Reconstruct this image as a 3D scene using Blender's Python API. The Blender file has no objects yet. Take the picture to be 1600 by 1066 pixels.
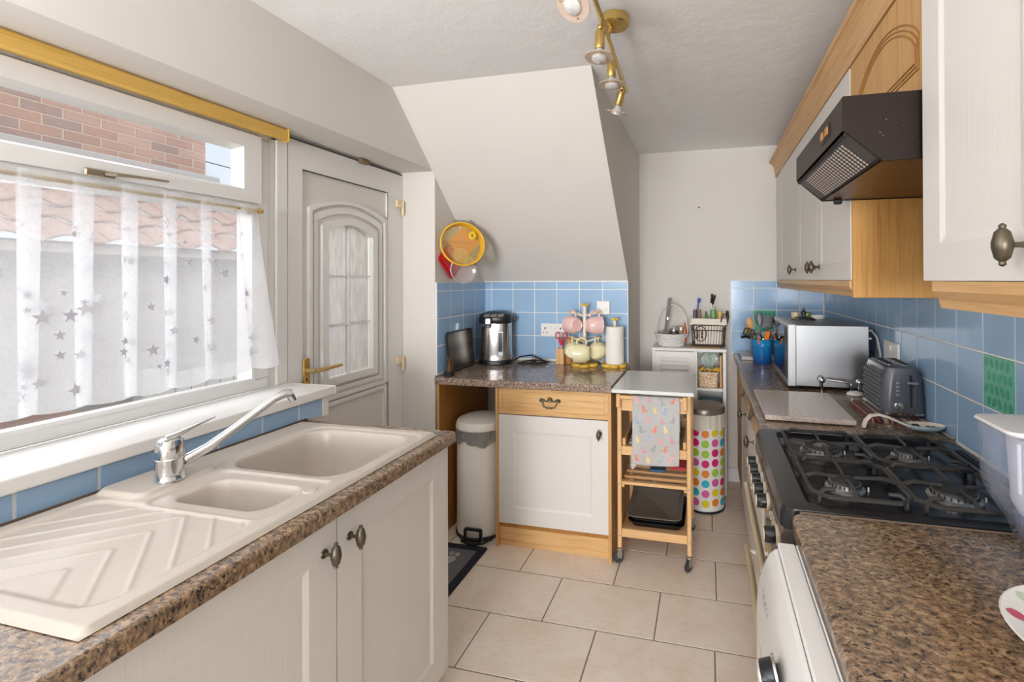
import bpy, bmesh, math, random
from mathutils import Vector, Matrix
random.seed(7)
PI = math.pi
sc = bpy.context.scene
COL = sc.collection

# ------------------------------------------------------------------ camera, world, lights, exposure
cam_d = bpy.data.cameras.new('camera')
cam = bpy.data.objects.new('camera', cam_d); COL.objects.link(cam)
yaw, pit, rol = 0.2311226, -4.106e-3, -3.708e-3
Rz = Matrix(((math.cos(yaw), math.sin(yaw), 0), (-math.sin(yaw), math.cos(yaw), 0), (0, 0, 1)))
Bm = Matrix(((1, 0, 0), (0, 0, -1), (0, 1, 0)))
Rx = Matrix(((1, 0, 0), (0, math.cos(pit), -math.sin(pit)), (0, math.sin(pit), math.cos(pit))))
Rr = Matrix(((math.cos(rol), -math.sin(rol), 0), (math.sin(rol), math.cos(rol), 0), (0, 0, 1)))
CM = Rr @ Rx @ Bm @ Rz                      # rows: right, down, forward
Rc = Matrix((CM[0], -CM[1], -CM[2])).transposed()
cam.matrix_world = Matrix.Translation((0, 0, 1.43)) @ Rc.to_4x4()
cam_d.sensor_width = 36; cam_d.sensor_fit = 'HORIZONTAL'
cam_d.lens = 737.0 / 1600 * 36
cam_d.shift_x = (800 - 931.35) / 1600
cam_d.shift_y = (434.52 - 533) / 1600
cam_d.clip_start = 0.02
sc.camera = cam

w = bpy.data.worlds.new('sky'); sc.world = w; w.use_nodes = True
bg = w.node_tree.nodes['Background']
bg.inputs[0].default_value = (0.80, 0.90, 1.0, 1)
bg.inputs[1].default_value = 0.88

def area(name, loc, target, sx, sy, power, col=(1, 1, 1)):
    d = bpy.data.lights.new(name, 'AREA'); d.shape = 'RECTANGLE'; d.size = sx; d.size_y = sy
    d.energy = power; d.color = col
    o = bpy.data.objects.new(name, d); COL.objects.link(o)
    o.location = loc
    o.rotation_euler = (Vector(target) - Vector(loc)).to_track_quat('-Z', 'Y').to_euler()
    return o
area('ceiling_fill', (-1.15, -0.6, 1.55), (-1.0, -0.3, 3.0), 0.5, 0.6, 38, (0.96, 0.97, 1.0))  # fill lamp added out of view to brighten the ceiling
area('rear_fill', (-0.35, -7.2, 1.35), (-0.35, 2.5, 1.45), 1.8, 1.8, 370, (0.96, 0.97, 1.0))  # unseen fill lamp added behind the camera to brighten the far end
area('window_daylight', (-2.3, 0.8, 2.0), (-0.4, 1.2, 0.9), 1.6, 1.2, 24, (0.93, 0.97, 1.0))
sun_d = bpy.data.lights.new('sun', 'SUN'); sun_d.energy = 1.5; sun_d.angle = math.radians(40); sun_d.color = (1.0, 0.96, 0.9)
sun = bpy.data.objects.new('sun', sun_d); COL.objects.link(sun)
sun.rotation_euler = Vector((-0.75, 0.1, -0.65)).to_track_quat('-Z', 'Y').to_euler()  # soft sun added to lighten the neighbour's brick wall

vs = sc.view_settings
vs.view_transform = 'Standard'; vs.look = 'None'; vs.gamma = 1; vs.use_curve_mapping = False
vs.exposure = 0.2
try:
    sc.cycles.use_denoising = True
    sc.cycles.max_bounces = 10; sc.cycles.diffuse_bounces = 6; sc.cycles.transparent_max_bounces = 24
    sc.cycles.caustics_reflective = False; sc.cycles.caustics_refractive = False
    sc.cycles.sample_clamp_indirect = 6
except Exception:
    pass

# ------------------------------------------------------------------ materials
def lin(c):
    if isinstance(c, str):
        c = c.lstrip('#'); c = [int(c[i:i + 2], 16) / 255 for i in (0, 2, 4)]
        return tuple(x / 12.92 if x <= .04045 else ((x + .055) / 1.055) ** 2.4 for x in c) + (1,)
    return tuple(c) + (1,) if len(c) == 3 else tuple(c)

MATS = {}
class NT:
    def __init__(s, name):
        s.m = bpy.data.materials.new(name); s.m.use_nodes = True
        s.t = s.m.node_tree; s.t.nodes.clear()
        s.out = s.n('ShaderNodeOutputMaterial')
        MATS[name] = s.m
    def n(s, typ, **kw):
        nd = s.t.nodes.new(typ)
        for k, v in kw.items():
            if hasattr(nd, k): setattr(nd, k, v)
            else: nd.inputs[k.replace('_', ' ')].default_value = v
        return nd
    def l(s, a, b): s.t.links.new(a, b)
    def pos(s, scale=(1, 1, 1), rot=(0, 0, 0)):
        g = s.n('ShaderNodeNewGeometry'); mp = s.n('ShaderNodeMapping')
        mp.inputs['Scale'].default_value = scale; mp.inputs['Rotation'].default_value = rot
        s.l(g.outputs['Position'], mp.inputs['Vector']); return mp.outputs[0]
    def noise(s, vec, scale, detail=3, rough=.55, dist=0):
        nd = s.n('ShaderNodeTexNoise'); nd.inputs['Scale'].default_value = scale; nd.inputs['Detail'].default_value = detail
        nd.inputs['Roughness'].default_value = rough; nd.inputs['Distortion'].default_value = dist
        s.l(vec, nd.inputs['Vector']); return nd.outputs['Fac']
    def ramp(s, fac, stops, interp='LINEAR'):
        r = s.n('ShaderNodeValToRGB'); r.color_ramp.interpolation = interp
        e = r.color_ramp.elements
        while len(e) < len(stops): e.new(.5)
        for i, (p, c) in enumerate(stops):
            e[i].position = p; e[i].color = lin(c)
        s.l(fac, r.inputs[0]); return r.outputs[0]
    def bsdf(s, col=None, rough=.5, metal=0, link=True, **kw):
        b = s.n('ShaderNodeBsdfPrincipled')
        if col is not None:
            if hasattr(col, 'is_linked') or hasattr(col, 'links'): s.l(col, b.inputs['Base Color'])
            else: b.inputs['Base Color'].default_value = lin(col)
        b.inputs['Roughness'].default_value = rough; b.inputs['Metallic'].default_value = metal
        for k, v in kw.items(): b.inputs[k.replace('_', ' ')].default_value = v
        if link: s.l(b.outputs[0], s.out.inputs[0])
        return b
    def bump(s, b, height, strength=.2, dist=.002):
        n = s.n('ShaderNodeBump'); n.inputs['Strength'].default_value = strength; n.inputs['Distance'].default_value = dist
        s.l(height, n.inputs['Height']); s.l(n.outputs[0], b.inputs['Normal'])

def plain(name, col, rough=.5, metal=0, var=0, **kw):
    if name in MATS: return MATS[name]
    s = NT(name)
    if var:
        c = Vector(lin(col)[:3])
        f = s.noise(s.pos(), 9, 4)
        col = s.ramp(f, [(.3, tuple(c * (1 - var))), (.7, tuple(min(1, x) for x in c * (1 + var)))])
    s.bsdf(col, rough, metal, **kw)
    return s.m

def wood(name, c1, c2, stretch=(30, 30, 1.6), rough=.45):
    s = NT(name)
    f = s.noise(s.pos(stretch), 2.2, 6, .6, .4)
    f2 = s.noise(s.pos([x * 4 for x in stretch]), 3, 2)
    col = s.ramp(f, [(.3, c1), (.55, c2), (.75, c1)])
    b = s.bsdf(col, rough); s.bump(b, f2, .12, .001)
    return s.m

def textured(name, col, rough, scale, strength, stretch=(1, 1, 1), dist=.002, var=.03, detail=4):
    s = NT(name); c = Vector(lin(col)[:3])
    v = s.pos(stretch); f = s.noise(v, scale, detail)
    g = s.noise(s.pos(), 3, 3)
    cc = s.ramp(g, [(.3, tuple(c * (1 - var))), (.7, tuple(min(1, x) for x in c * (1 + var)))])
    b = s.bsdf(cc, rough); s.bump(b, f, strength, dist)
    return s.m

def granite(name, stops, rough=.22, scale=55, stretch=(1, 1, 1), spec_dark='#1d1a18', dark_amt=.36, light='#c7b39a'):
    s = NT(name); v = s.pos(stretch)
    f = s.noise(v, scale, 5, .7, .3)
    base = s.ramp(f, stops)
    f2 = s.noise(v, scale * 1.6, 4, .65, .6)
    dk = s.ramp(f2, [(dark_amt, (1, 1, 1)), (dark_amt + .09, (0, 0, 0))])
    mx = s.n('ShaderNodeMix', data_type='RGBA'); s.l(dk, mx.inputs[0]); s.l(base, mx.inputs[6]); mx.inputs[7].default_value = lin(spec_dark)
    f3 = s.noise(v, scale * 2.3, 3, .6)
    lt = s.ramp(f3, [(.64, (0, 0, 0)), (.74, (.7, .7, .7))])
    m2 = s.n('ShaderNodeMix', data_type='RGBA'); s.l(lt, m2.inputs[0]); s.l(mx.outputs[2], m2.inputs[6]); m2.inputs[7].default_value = lin(light)
    s.bsdf(m2.outputs[2], rough)
    return s.m

def glass(name, tint=(1, 1, 1), refl=.06, rough=.02, alpha=.0, body=(.9, .9, .9)):
    """thin see-through sheet: transparent + a little gloss + a little body colour"""
    s = NT(name)
    tr = s.n('ShaderNodeBsdfTransparent'); tr.inputs[0].default_value = lin(tint)
    gl = s.n('ShaderNodeBsdfGlossy'); gl.inputs['Roughness'].default_value = rough
    lw = s.n('ShaderNodeLayerWeight'); pw = s.n('ShaderNodeMath', operation='POWER'); s.l(lw.outputs['Facing'], pw.inputs[0]); pw.inputs[1].default_value = 4
    ma = s.n('ShaderNodeMath', operation='MULTIPLY_ADD'); s.l(pw.outputs[0], ma.inputs[0]); ma.inputs[1].default_value = .5; ma.inputs[2].default_value = .035
    m1 = s.n('ShaderNodeMixShader'); s.l(ma.outputs[0], m1.inputs[0]); s.l(tr.outputs[0], m1.inputs[1]); s.l(gl.outputs[0], m1.inputs[2])
    last = m1
    if alpha:
        df = s.n('ShaderNodeBsdfDiffuse'); df.inputs[0].default_value = lin(body)
        m2 = s.n('ShaderNodeMixShader'); m2.inputs[0].default_value = alpha
        s.l(m1.outputs[0], m2.inputs[1]); s.l(df.outputs[0], m2.inputs[2]); last = m2
    s.l(last.outputs[0], s.out.inputs[0])
    return s.m

wall_m = textured('cream_paint', '#d8d4ce', .85, 60, .05, var=.012)
ceil_m = textured('ceiling_plaster', '#f2f2f2', .9, 13, .5, dist=.007, var=.01, detail=6)
white_gloss = plain('white_upvc', '#e4e3e1', .28)
upvc_greyer = plain('greyer_white_upvc', '#dbd8d3', .35)  # slightly greyer white for the door infill panel
door_white = textured('white_woodgrain_door', '#dbd8d3', .42, 9, .35, stretch=(14, 14, .7), dist=.0012, var=.01)
door_white_h = door_white
tile_m = textured('blue_glazed_tile', '#97b8d8', .12, 6, .05, dist=.002, var=.05)
grout_m = plain('pale_grout', '#eceae4', .8)
oak_v = wood('oak_vertical', '#b4844c', '#cfa369', (26, 26, 1.2))
oak_dark = wood('aged_oak', '#94632c', '#b27d3d', (26, 26, 1.2))
oak_y = wood('oak_lengthwise_y', '#bf935f', '#d3ab79', (26, 1.2, 26))
oak_x = wood('oak_lengthwise_x', '#c39359', '#dab27c', (1.2, 26, 26))
pine_x = wood('beech_x', '#d0a069', '#dfb581', (1.5, 30, 30))
pine_y = wood('beech_y', '#c8985f', '#dcb27c', (30, 1.5, 30))
pine_z = wood('beech_z', '#cfa06a', '#deb581', (30, 30, 1.5))
floor_m = None
s = NT('beige_floor_tile')
f = s.noise(s.pos(), 5, 6, .65, .5); g = s.noise(s.pos((1, 2.2, 1)), 26, 4, .6)
oi = s.n('ShaderNodeObjectInfo')
c1 = s.ramp(f, [(.3, '#e4d4c2'), (.5, '#ecdfd0'), (.72, '#f1e7dc')])
c2 = s.ramp(g, [(.33, '#cdb99d'), (.5, '#ffffff')])
mx = s.n('ShaderNodeMix', data_type='RGBA', blend_type='MULTIPLY'); mx.inputs[0].default_value = .14
s.l(c1, mx.inputs[6]); s.l(c2, mx.inputs[7])
b = s.bsdf(mx.outputs[2], .38); s.bump(b, f, .06, .002); floor_m = s.m
floor_grout = plain('grey_floor_grout', '#877d71', .9)
gran_brown = granite('brown_speckled_laminate', [(.32, '#4a4037'), (.43, '#6f5b48'), (.54, '#94785c'), (.66, '#b1977b')], .2, 64, (1, 1.5, 1), '#302c29', .38, '#b8a898')
for nd in gran_brown.node_tree.nodes:
    if nd.type == 'BSDF_PRINCIPLED': nd.inputs['Specular IOR Level'].default_value = .9
gran_rear = granite('reflection_greyed_laminate', [(.3, '#5b4e47'), (.45, '#8a7567'), (.58, '#ad9888'), (.7, '#c6b6a7')], .10, 80, (1, 1, 1), '#2b2522', .36, '#d8cabb')  # same brown laminate, greyed by the white reflection put into its colour
brass_old = plain('antique_brass', '#6a6253', .4, .85, var=.2)
brass = plain('polished_brass', '#d3b56e', .24, .9)
brass_pale = plain('satin_gold', '#cbb078', .3, .8)
chrome = plain('chrome', '#dfe1e4', .08, 1)
steel = textured('brushed_steel', '#b4b5b6', .32, 4, .05, stretch=(1, 1, 60), var=.03)
for nd in steel.node_tree.nodes:
    if nd.type == 'BSDF_PRINCIPLED': nd.inputs['Metallic'].default_value = .85
black_pl = plain('black_plastic', '#17181b', .35)
black_mt = plain('matt_black', '#1b1a1a', .6)
white_pl = plain('white_plastic', '#eceae6', .35)
cream_en = plain('cream_enamel', '#f3efe7', .3)
pane_glass = glass('window_glass')

# ------------------------------------------------------------------ mesh helpers
class MB:
    def __init__(s): s.bm = bmesh.new(); s.sm = False
    def box(s, x0, x1, y0, y1, z0, z1, b=0, seg=1, mat=None):
        m = Matrix.Translation(((x0 + x1) / 2, (y0 + y1) / 2, (z0 + z1) / 2)) @ Matrix.Diagonal((abs(x1 - x0), abs(y1 - y0), abs(z1 - z0), 1))
        r = bmesh.ops.create_cube(s.bm, size=1, matrix=m)
        vs = r['verts']
        if b:
            es = list({e for v in vs for e in v.link_edges})
            rr = bmesh.ops.bevel(s.bm, geom=es, offset=b, segments=seg, profile=.5, affect='EDGES', clamp_overlap=True)
            vs = list({v for f in rr['faces'] for v in f.verts} | {v for v in vs if v.is_valid})
        if mat is not None: bmesh.ops.transform(s.bm, matrix=mat, verts=vs)
        return s
    def rings(s, rings, closed=True, cap0=True, cap1=True):
        vr = [[s.bm.verts.new(p) for p in r] for r in rings]
        n = len(vr[0])
        for a, b in zip(vr, vr[1:]):
            for i in range(n if closed else n - 1):
                j = (i + 1) % n
                try: s.bm.faces.new((a[i], a[j], b[j], b[i]))
                except ValueError: pass
        if cap0 and closed and n > 2: s.bm.faces.new(vr[0][::-1])
        if cap1 and closed and n > 2: s.bm.faces.new(vr[-1])
        s.sm = True
        return s
    def lathe(s, prof, c=(0, 0, 0), n=24, axis='z', sx=1, sy=1, mat=None, cap=True, close=False):
        rs = []
        for r, z in prof:
            ring = []
            for i in range(n):
                a = 2 * PI * i / n
                p = (r * math.cos(a) * sx, r * math.sin(a) * sy, z)
                if axis == 'x': p = (p[2], p[0], p[1])
                elif axis == 'y': p = (p[1], p[2], p[0])
                p = Vector(p) + Vector(c)
                ring.append(mat @ p if mat is not None else p)
            rs.append(ring)
        if close: rs.append(rs[0]); cap = False
        if close:
            vr = [[s.bm.verts.new(p) for p in r] for r in rs[:-1]]
            k = len(vr)
            for a in range(k):
                A, B = vr[a], vr[(a + 1) % k]
                for i in range(n): s.bm.faces.new((A[i], A[(i + 1) % n], B[(i + 1) % n], B[i]))
            s.sm = True; return s
        return s.rings(rs, True, cap, cap)
    def cyl(s, p0, p1, r0, r1=None, n=16):
        p0, p1 = Vector(p0), Vector(p1); r1 = r0 if r1 is None else r1
        q = (p1 - p0).to_track_quat('Z', 'Y').to_matrix()
        rs = [[p + q @ Vector((r * math.cos(2 * PI * i / n), r * math.sin(2 * PI * i / n), 0)) for i in range(n)] for p, r in ((p0, r0), (p1, r1))]
        return s.rings(rs)
    def tube(s, pts, r, n=8, closed=False, flat=1.0):
        pts = [Vector(p) for p in pts]; k = len(pts)
        rr = r if isinstance(r, (list, tuple)) else [r] * k
        rs = []; up = None
        for i, p in enumerate(pts):
            if closed: t = pts[(i + 1) % k] - pts[i - 1]
            else: t = pts[min(i + 1, k - 1)] - pts[max(i - 1, 0)]
            t.normalize()
            if up is None:
                up = Vector((0, 0, 1)) if abs(t.z) < .9 else Vector((1, 0, 0))
            u = (up - t * up.dot(t)).normalized(); v = t.cross(u); up = u
            rs.append([p + (u * math.cos(2 * PI * j / n) * flat + v * math.sin(2 * PI * j / n)) * rr[i] for j in range(n)])
        if closed:
            vr = [[s.bm.verts.new(q) for q in r_] for r_ in rs]
            for a in range(k):
                A, B = vr[a], vr[(a + 1) % k]
                for i in range(n): s.bm.faces.new((A[i], A[(i + 1) % n], B[(i + 1) % n], B[i]))
            s.sm = True; return s
        return s.rings(rs)
    def prism(s, poly, axis, a, b, mat=None):
        def P(u, v, w):
            p = {'x': (w, u, v), 'y': (u, w, v), 'z': (u, v, w)}[axis]
            return mat @ Vector(p) if mat is not None else Vector(p)
        A = [s.bm.verts.new(P(u, v, a)) for u, v in poly]; B = [s.bm.verts.new(P(u, v, b)) for u, v in poly]
        n = len(poly)
        s.bm.faces.new(A[::-1]); s.bm.faces.new(B)
        for i in range(n): s.bm.faces.new((A[i], A[(i + 1) % n], B[(i + 1) % n], B[i]))
        return s
    def ring(s, outer, inner, axis, a, b, inner_b=None):
        """frame between two outlines of equal length; inner_b gives a splayed inner edge at depth b"""
        def P(q, w): return {'x': (w, q[0], q[1]), 'y': (q[0], w, q[1]), 'z': (q[0], q[1], w)}[axis]
        ib = inner_b or inner
        O1 = [s.bm.verts.new(P(q, a)) for q in outer]; I1 = [s.bm.verts.new(P(q, a)) for q in inner]
        O2 = [s.bm.verts.new(P(q, b)) for q in outer]; I2 = [s.bm.verts.new(P(q, b)) for q in ib]
        n = len(outer)
        for i in range(n):
            j = (i + 1) % n
            for A, B in ((O1, I1), (I1, I2), (I2, O2), (O2, O1)):
                s.bm.faces.new((A[i], A[j], B[j], B[i]))
        return s
    def sphere(s, c, r, n=14, m=8, sc_=(1, 1, 1)):
        prof = [(max(1e-4, r * math.sin(PI * i / m)), -r * math.cos(PI * i / m)) for i in range(m + 1)]
        rs = [[Vector((c[0] + q * math.cos(2 * PI * j / n) * sc_[0], c[1] + q * math.sin(2 * PI * j / n) * sc_[1], c[2] + z * sc_[2])) for j in range(n)] for q, z in prof]
        return s.rings(rs)
    def surf(s, fn, nu, nv, closed_u=False):
        g = [[s.bm.verts.new(fn(i / nu, j / nv)) for j in range(nv + 1)] for i in range(nu + (0 if closed_u else 1))]
        k = len(g)
        for i in range(k if closed_u else k - 1):
            for j in range(nv):
                s.bm.faces.new((g[i][j], g[(i + 1) % k][j], g[(i + 1) % k][j + 1], g[i][j + 1]))
        s.sm = True; return s
    def mesh(s, name, ang=.6):
        bm = s.bm
        bmesh.ops.recalc_face_normals(bm, faces=bm.faces)
        if s.sm:
            for f in bm.faces: f.smooth = True
            for e in bm.edges:
                if len(e.link_faces) == 2 and e.calc_face_angle(0) > ang: e.smooth = False
        me = bpy.data.meshes.new(name); bm.to_mesh(me); bm.free()
        return me

ORG = {}
def org(o): return ORG.get(o.name, Vector((0, 0, 0))) if o else Vector((0, 0, 0))
def link(name, me, m, parent=None, world=True):
    """link a mesh given in scene coordinates; its origin goes to its own middle"""
    n = len(me.vertices)
    if n:
        xs = [v.co for v in me.vertices]
        c = Vector([(min(v[i] for v in xs) + max(v[i] for v in xs)) / 2 for i in range(3)])
    else: c = Vector((0, 0, 0))
    me.transform(Matrix.Translation(-c))
    o = bpy.data.objects.new(name, me); COL.objects.link(o)
    if m is not None: me.materials.append(m)
    o.parent = parent; o.location = c - org(parent); ORG[o.name] = c
    return o
def obj(name, mb, m, parent=None, ang=.6, label=None, kind=None):
    o = link(name, mb.mesh(name, ang), m, parent)
    if label: o['label'] = label
    if kind: o['kind'] = kind
    return o
def bx(name, m, parent, x0, x1, y0, y1, z0, z1, b=0, **kw):
    return obj(name, MB().box(x0, x1, y0, y1, z0, z1, b), m, parent, **kw)
def thing(name, label, cat, loc=(0, 0, 0), group=None):
    o = bpy.data.objects.new(name, None); COL.objects.link(o); o.empty_display_size = .05
    o.location = loc; ORG[o.name] = Vector(loc); o['label'] = label; o['category'] = cat
    if group: o['group'] = group
    return o
def tag(o, label, cat, group=None):
    o['label'] = label; o['category'] = cat
    if group: o['group'] = group
    return o
def struct(o): o['kind'] = 'structure'; return o
def dup(root, loc, label=None, rot=None, group=None):
    r = root.copy(); COL.objects.link(r); r.location = loc
    if rot is not None: r.rotation_euler = rot
    if label: r['label'] = label
    if group: r['group'] = group
    ORG[r.name] = Vector(loc)
    for ch in list(root.children):
        c = ch.copy(); COL.objects.link(c); c.parent = r
        for g in ch.children:
            d = g.copy(); COL.objects.link(d); d.parent = c
    return r
def rrect(x0, x1, y0, y1, r, n=5):
    pts = []
    for cx, cy, a0 in ((x1 - r, y1 - r, 0), (x0 + r, y1 - r, 90), (x0 + r, y0 + r, 180), (x1 - r, y0 + r, 270)):
        for i in range(n + 1):
            a = math.radians(a0 + 90 * i / n); pts.append((cx + r * math.cos(a), cy + r * math.sin(a)))
    return pts
def arc(c, r, a0, a1, n):
    return [(c[0] + r * math.cos(math.radians(a0 + (a1 - a0) * i / n)), c[1] + r * math.sin(math.radians(a0 + (a1 - a0) * i / n))) for i in range(n + 1)]
# ================================================================== THE SETTING
CEIL = 2.365; XL, XR, YF, YN = -1.475, .785, 3.485, -7.5
fl = struct(bx('floor', floor_grout, None, -1.8, 1.0, YN - .1, 3.7, -.06, -.0014))
# floor tiles in running bond
tw, td, gap = .4695, .2965, .0058
tile_me = {}
def slab_mesh(a, b, c, bev, nm='tile'):
    k = (round(a, 4), round(b, 4), round(c, 4), bev)
    if k not in tile_me:
        tile_me[k] = MB().box(-a / 2, a / 2, -b / 2, b / 2, -c / 2, c / 2, bev).mesh(nm)
    return tile_me[k]
def piece(name, me, m, parent, c):
    o = bpy.data.objects.new(name, me); COL.objects.link(o)
    if not me.materials: me.materials.append(m)
    o.parent = parent; o.location = Vector(c) - org(parent); return o
row_x = {}
for r in range(-10, 6):
    y0 = 1.877 + r * td; y1 = y0 + td
    off = (-.682 if r % 2 == 0 else -.447) + (.012 if r % 3 == 1 else 0)
    k0 = math.floor((-1.72 - off) / tw)
    for k in range(k0, k0 + 7):
        xa, xb = max(off + k * tw, -1.72), min(off + (k + 1) * tw, .78)
        if xb - xa < .03: continue
        ya, yb = y0, min(y1, 3.478)
        me = slab_mesh(xb - xa - gap, yb - ya - gap, .006, .0008)
        piece('tile', me, floor_m, fl, ((xa + xb) / 2, (ya + yb) / 2, -.003))

struct(bx('ceiling', ceil_m, None, -1.95, 1.0, YN - .1, 3.7, CEIL, CEIL + .1))
# left wall: lintel, pier under the window, alcove return
mb = MB()
mb.box(-1.95, XL, YN, 2.352, 2.04, CEIL)
mb.box(-1.95, XL, YN, 1.578, 0, .975)
mb.box(-1.95, XL, YN, -.12, .975, 2.04)
mb.box(-1.95, XL, 2.352, 3.6, 0, CEIL)
wl = struct(obj('wall_left', mb, wall_m))
wr = struct(bx('wall_right', wall_m, None, XR, XR + .15, YN, 3.6, 0, CEIL))
wf = struct(bx('wall_far', wall_m, None, -.49, XR, YF, YF + .12, 0, CEIL))
wa = struct(bx('wall_alcove', wall_m, None, XL, -.487, 2.957, YF + .1, 0, 1.42))
st = struct(obj('wall_stairs', MB().prism([(2.957, 1.42), (1.988, CEIL), (3.58, CEIL), (3.58, 1.42)], 'x', XL, -.487), wall_m))
mb = MB(); mb.box(-1.95, -1.25, YN - .12, YN, 0, CEIL); mb.box(.55, 1.0, YN - .12, YN, 0, CEIL); mb.box(-1.25, .55, YN - .12, YN, 2.2, CEIL)
struct(obj('wall_near', mb, wall_m))
struct(bx('baseboard_far', white_gloss, None, -.48, XR - .002, 3.468, YF - .001, 0, .098, .004))
# wall tiles: grout bed + bevelled tiles
ZL = [.91, 1.063, 1.216, 1.369, 1.42]
def tile_wall(parent, axis, face, us, zs, label_green=None, name='tile'):
    """axis 'x': wall plane x = face (tiles run in y); axis 'y': plane y = face"""
    sgn = -1 if (axis == 'y' or face > 0) else 1
    for i in range(len(us) - 1):
        for j in range(len(zs) - 1):
            a, b_, c, d = us[i], us[i + 1], zs[j], zs[j + 1]
            if label_green and (i, j) in label_green: continue
            wd, h = b_ - a - .0048, d - c - .0048
            if axis == 'x':
                me = slab_mesh(.006, wd, h, .0012); p = (face - sgn * .003, (a + b_) / 2, (c + d) / 2)
            else:
                me = slab_mesh(wd, .006, h, .0012); p = ((a + b_) / 2, face + .003, (c + d) / 2)
            piece(name, me, tile_m, parent, p)
xs = [-1.474] + [-1.42 + .1538 * k for k in range(6)] + [-.4885]
bx('grout', grout_m, wa, -1.474, -.4885, 2.9476, 2.9565, .90, 1.4205)
tile_wall(wa, 'y', 2.946, xs, ZL)
ys = [2.354, 2.5, 2.646, 2.793, 2.943]
bx('grout', grout_m, wl, -1.4745, -1.4660, 2.354, 2.95, .90, 1.4205)
tile_wall(wl, 'x', -1.4645, ys, ZL)
ys = [.414 + .1468 * k for k in range(-4, 8)] + [1.55]
bx('grout', grout_m, wl, -1.4745, -1.4660, -.2, 1.55, .905, .975)
tile_wall(wl, 'x', -1.4645, ys, [.905, .974])
bx('edge_bead', white_gloss, wl, -1.474, -1.462, 1.551, 1.577, .9, .9745)
bx('edge_bead', white_gloss, wa, -.4885, -.4855, 2.945, 2.957, .9, 1.423)
bx('edge_bead', white_gloss, wa, -1.474, -.4885, 2.944, 2.957, 1.4205, 1.4245)
xs = [.165] + [.3165 + .1515 * k for k in range(3)] + [.77]
bx('grout', grout_m, wf, .165, .777, 3.4756, 3.4845, .90, 1.4205)
tile_wall(wf, 'y', 3.474, xs, ZL, {(1, 1)})
bx('edge_bead', white_gloss, wf, .162, .1655, 3.473, 3.4845, .9, 1.423)
ysr = [.9966 + .1465 * k for k in range(0, 17)] + [3.47]
bx('grout', grout_m, wr, .7756, .7845, .6, 3.472, .90, 1.75)
gi = 3
tile_wall(wr, 'x', .774, ysr, ZL, {(gi, 1)})
tile_wall(wr, 'x', .774, [ysr[k] for k in range(1, 6)], [1.42, 1.522, 1.675])
# the two green decorative tiles: raised leaf and flower relief
green_m = textured('green_relief_glaze', '#66b79d', .15, 30, .35, dist=.003, var=.12)
green_d = plain('dark_green_glaze', '#3f9c84', .2)
def green_tile(parent, axis, u0, u1):
    z0, z1 = 1.065, 1.214; um = (u0 + u1) / 2
    if axis == 'x': t = bx('decorative_tile', green_m, parent, .774, .781, u0 + .002, u1 - .002, z0, z1, .0012)
    else: t = bx('decorative_tile', green_m, parent, u0 + .002, u1 - .002, 3.474, 3.481, z0, z1, .0012)
    t['label'] = 'green relief tile with leaves'
    mb = MB(); rnd = random.Random(3)
    for i in range(5):
        for j in range(4):
            cu = u0 + .018 + (u1 - u0 - .036) * ((i + .5 * (j % 2)) / 4.5); cz = z0 + .02 + j * .036
            a = rnd.uniform(-.6, .6); L, W = .014, .0075
            poly = []
            for k in range(8):
                q = 2 * PI * k / 8; x, y = W * math.cos(q), L * math.sin(q)
                poly.append((cu + x * math.cos(a) - y * math.sin(a), cz + x * math.sin(a) + y * math.cos(a)))
            mb.prism(poly, axis, .7728 if axis == 'x' else 3.4728, .7745 if axis == 'x' else 3.4745)
    obj('leaf_relief', mb, green_d, t)
green_tile(wr, 'x', ysr[gi], ysr[gi + 1]); green_tile(wf, 'y', xs[1], xs[2])
# nail left in the far wall
obj('nail', MB().cyl((-.055, 3.486, 1.951), (-.055, 3.476, 1.951), .006, .004, 8), black_mt, wf)

# ------------------------------------------------------------------ window_1
XW = -1.68
win = thing('window_1', 'white upvc window with top hung sash over the sink', 'window', (XW, .7, 1.0)); struct(win)
mb = MB()
mb.box(-1.76, XW - .001, -.12, 1.5115, 1.98, 2.04, .003); mb.box(-1.76, XW, -.049, 1.4465, 1.688, 1.728, .003)
mb.box(-1.76, XW - .001, -.12, 1.5115, 1.0125, 1.0535, .004); mb.box(-1.76, XW, 1.447, 1.5115, 1.054, 1.9795, .003)
mb.box(-1.76, XW - .006, 1.512, 1.5448, 1.0125, 2.04, .003); mb.box(-1.76, XW + .002, 1.545, 1.598, 1.0125, 2.04, .003)
mb.box(-1.76, XW, -.12, -.0495, 1.054, 1.9795, .003)
obj('frame', mb, white_gloss, win)
o_, i_ = rrect(-.05, 1.47, 1.727, 1.983, .001, 1), rrect(.02, 1.40, 1.772, 1.931, .001, 1)
i2 = rrect(.035, 1.386, 1.785, 1.918, .001, 1)
obj('sash', MB().ring(o_, i_, 'x', XW + .014, XW - .03, i2), white_gloss, win)
bx('seal', plain('grey_beading', '#aaa39a', .5), win, XW + .0005, XW + .002, -.05, 1.474, 1.9845, 1.989)
bx('pane', pane_glass, win, XW - .035, XW - .031, .02, 1.40, 1.772, 1.931)
bx('pane', pane_glass, win, XW - .035, XW - .031, -.05, 1.455, 1.04, 1.70)
obj('lower_bead', MB().ring(rrect(-.06, 1.452, 1.05, 1.692, .001, 1), rrect(-.05, 1.44, 1.062, 1.68, .001, 1), 'x', XW + .003, XW - .03), white_gloss, win)
h = MB().box(-1.665, -1.655, .935, 1.005, 1.722, 1.745, .004)
hd = obj('handle', h, plain('satin_nickel', '#b3a692', .25, .9), win)
obj('lever', MB().tube([(-1.655, .985, 1.735), (-1.635, .995, 1.735), (-1.628, 1.03, 1.737), (-1.628, 1.12, 1.74)], [.011, .01, .008, .006], 8, flat=.6), MATS['satin_nickel'], hd)
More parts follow.
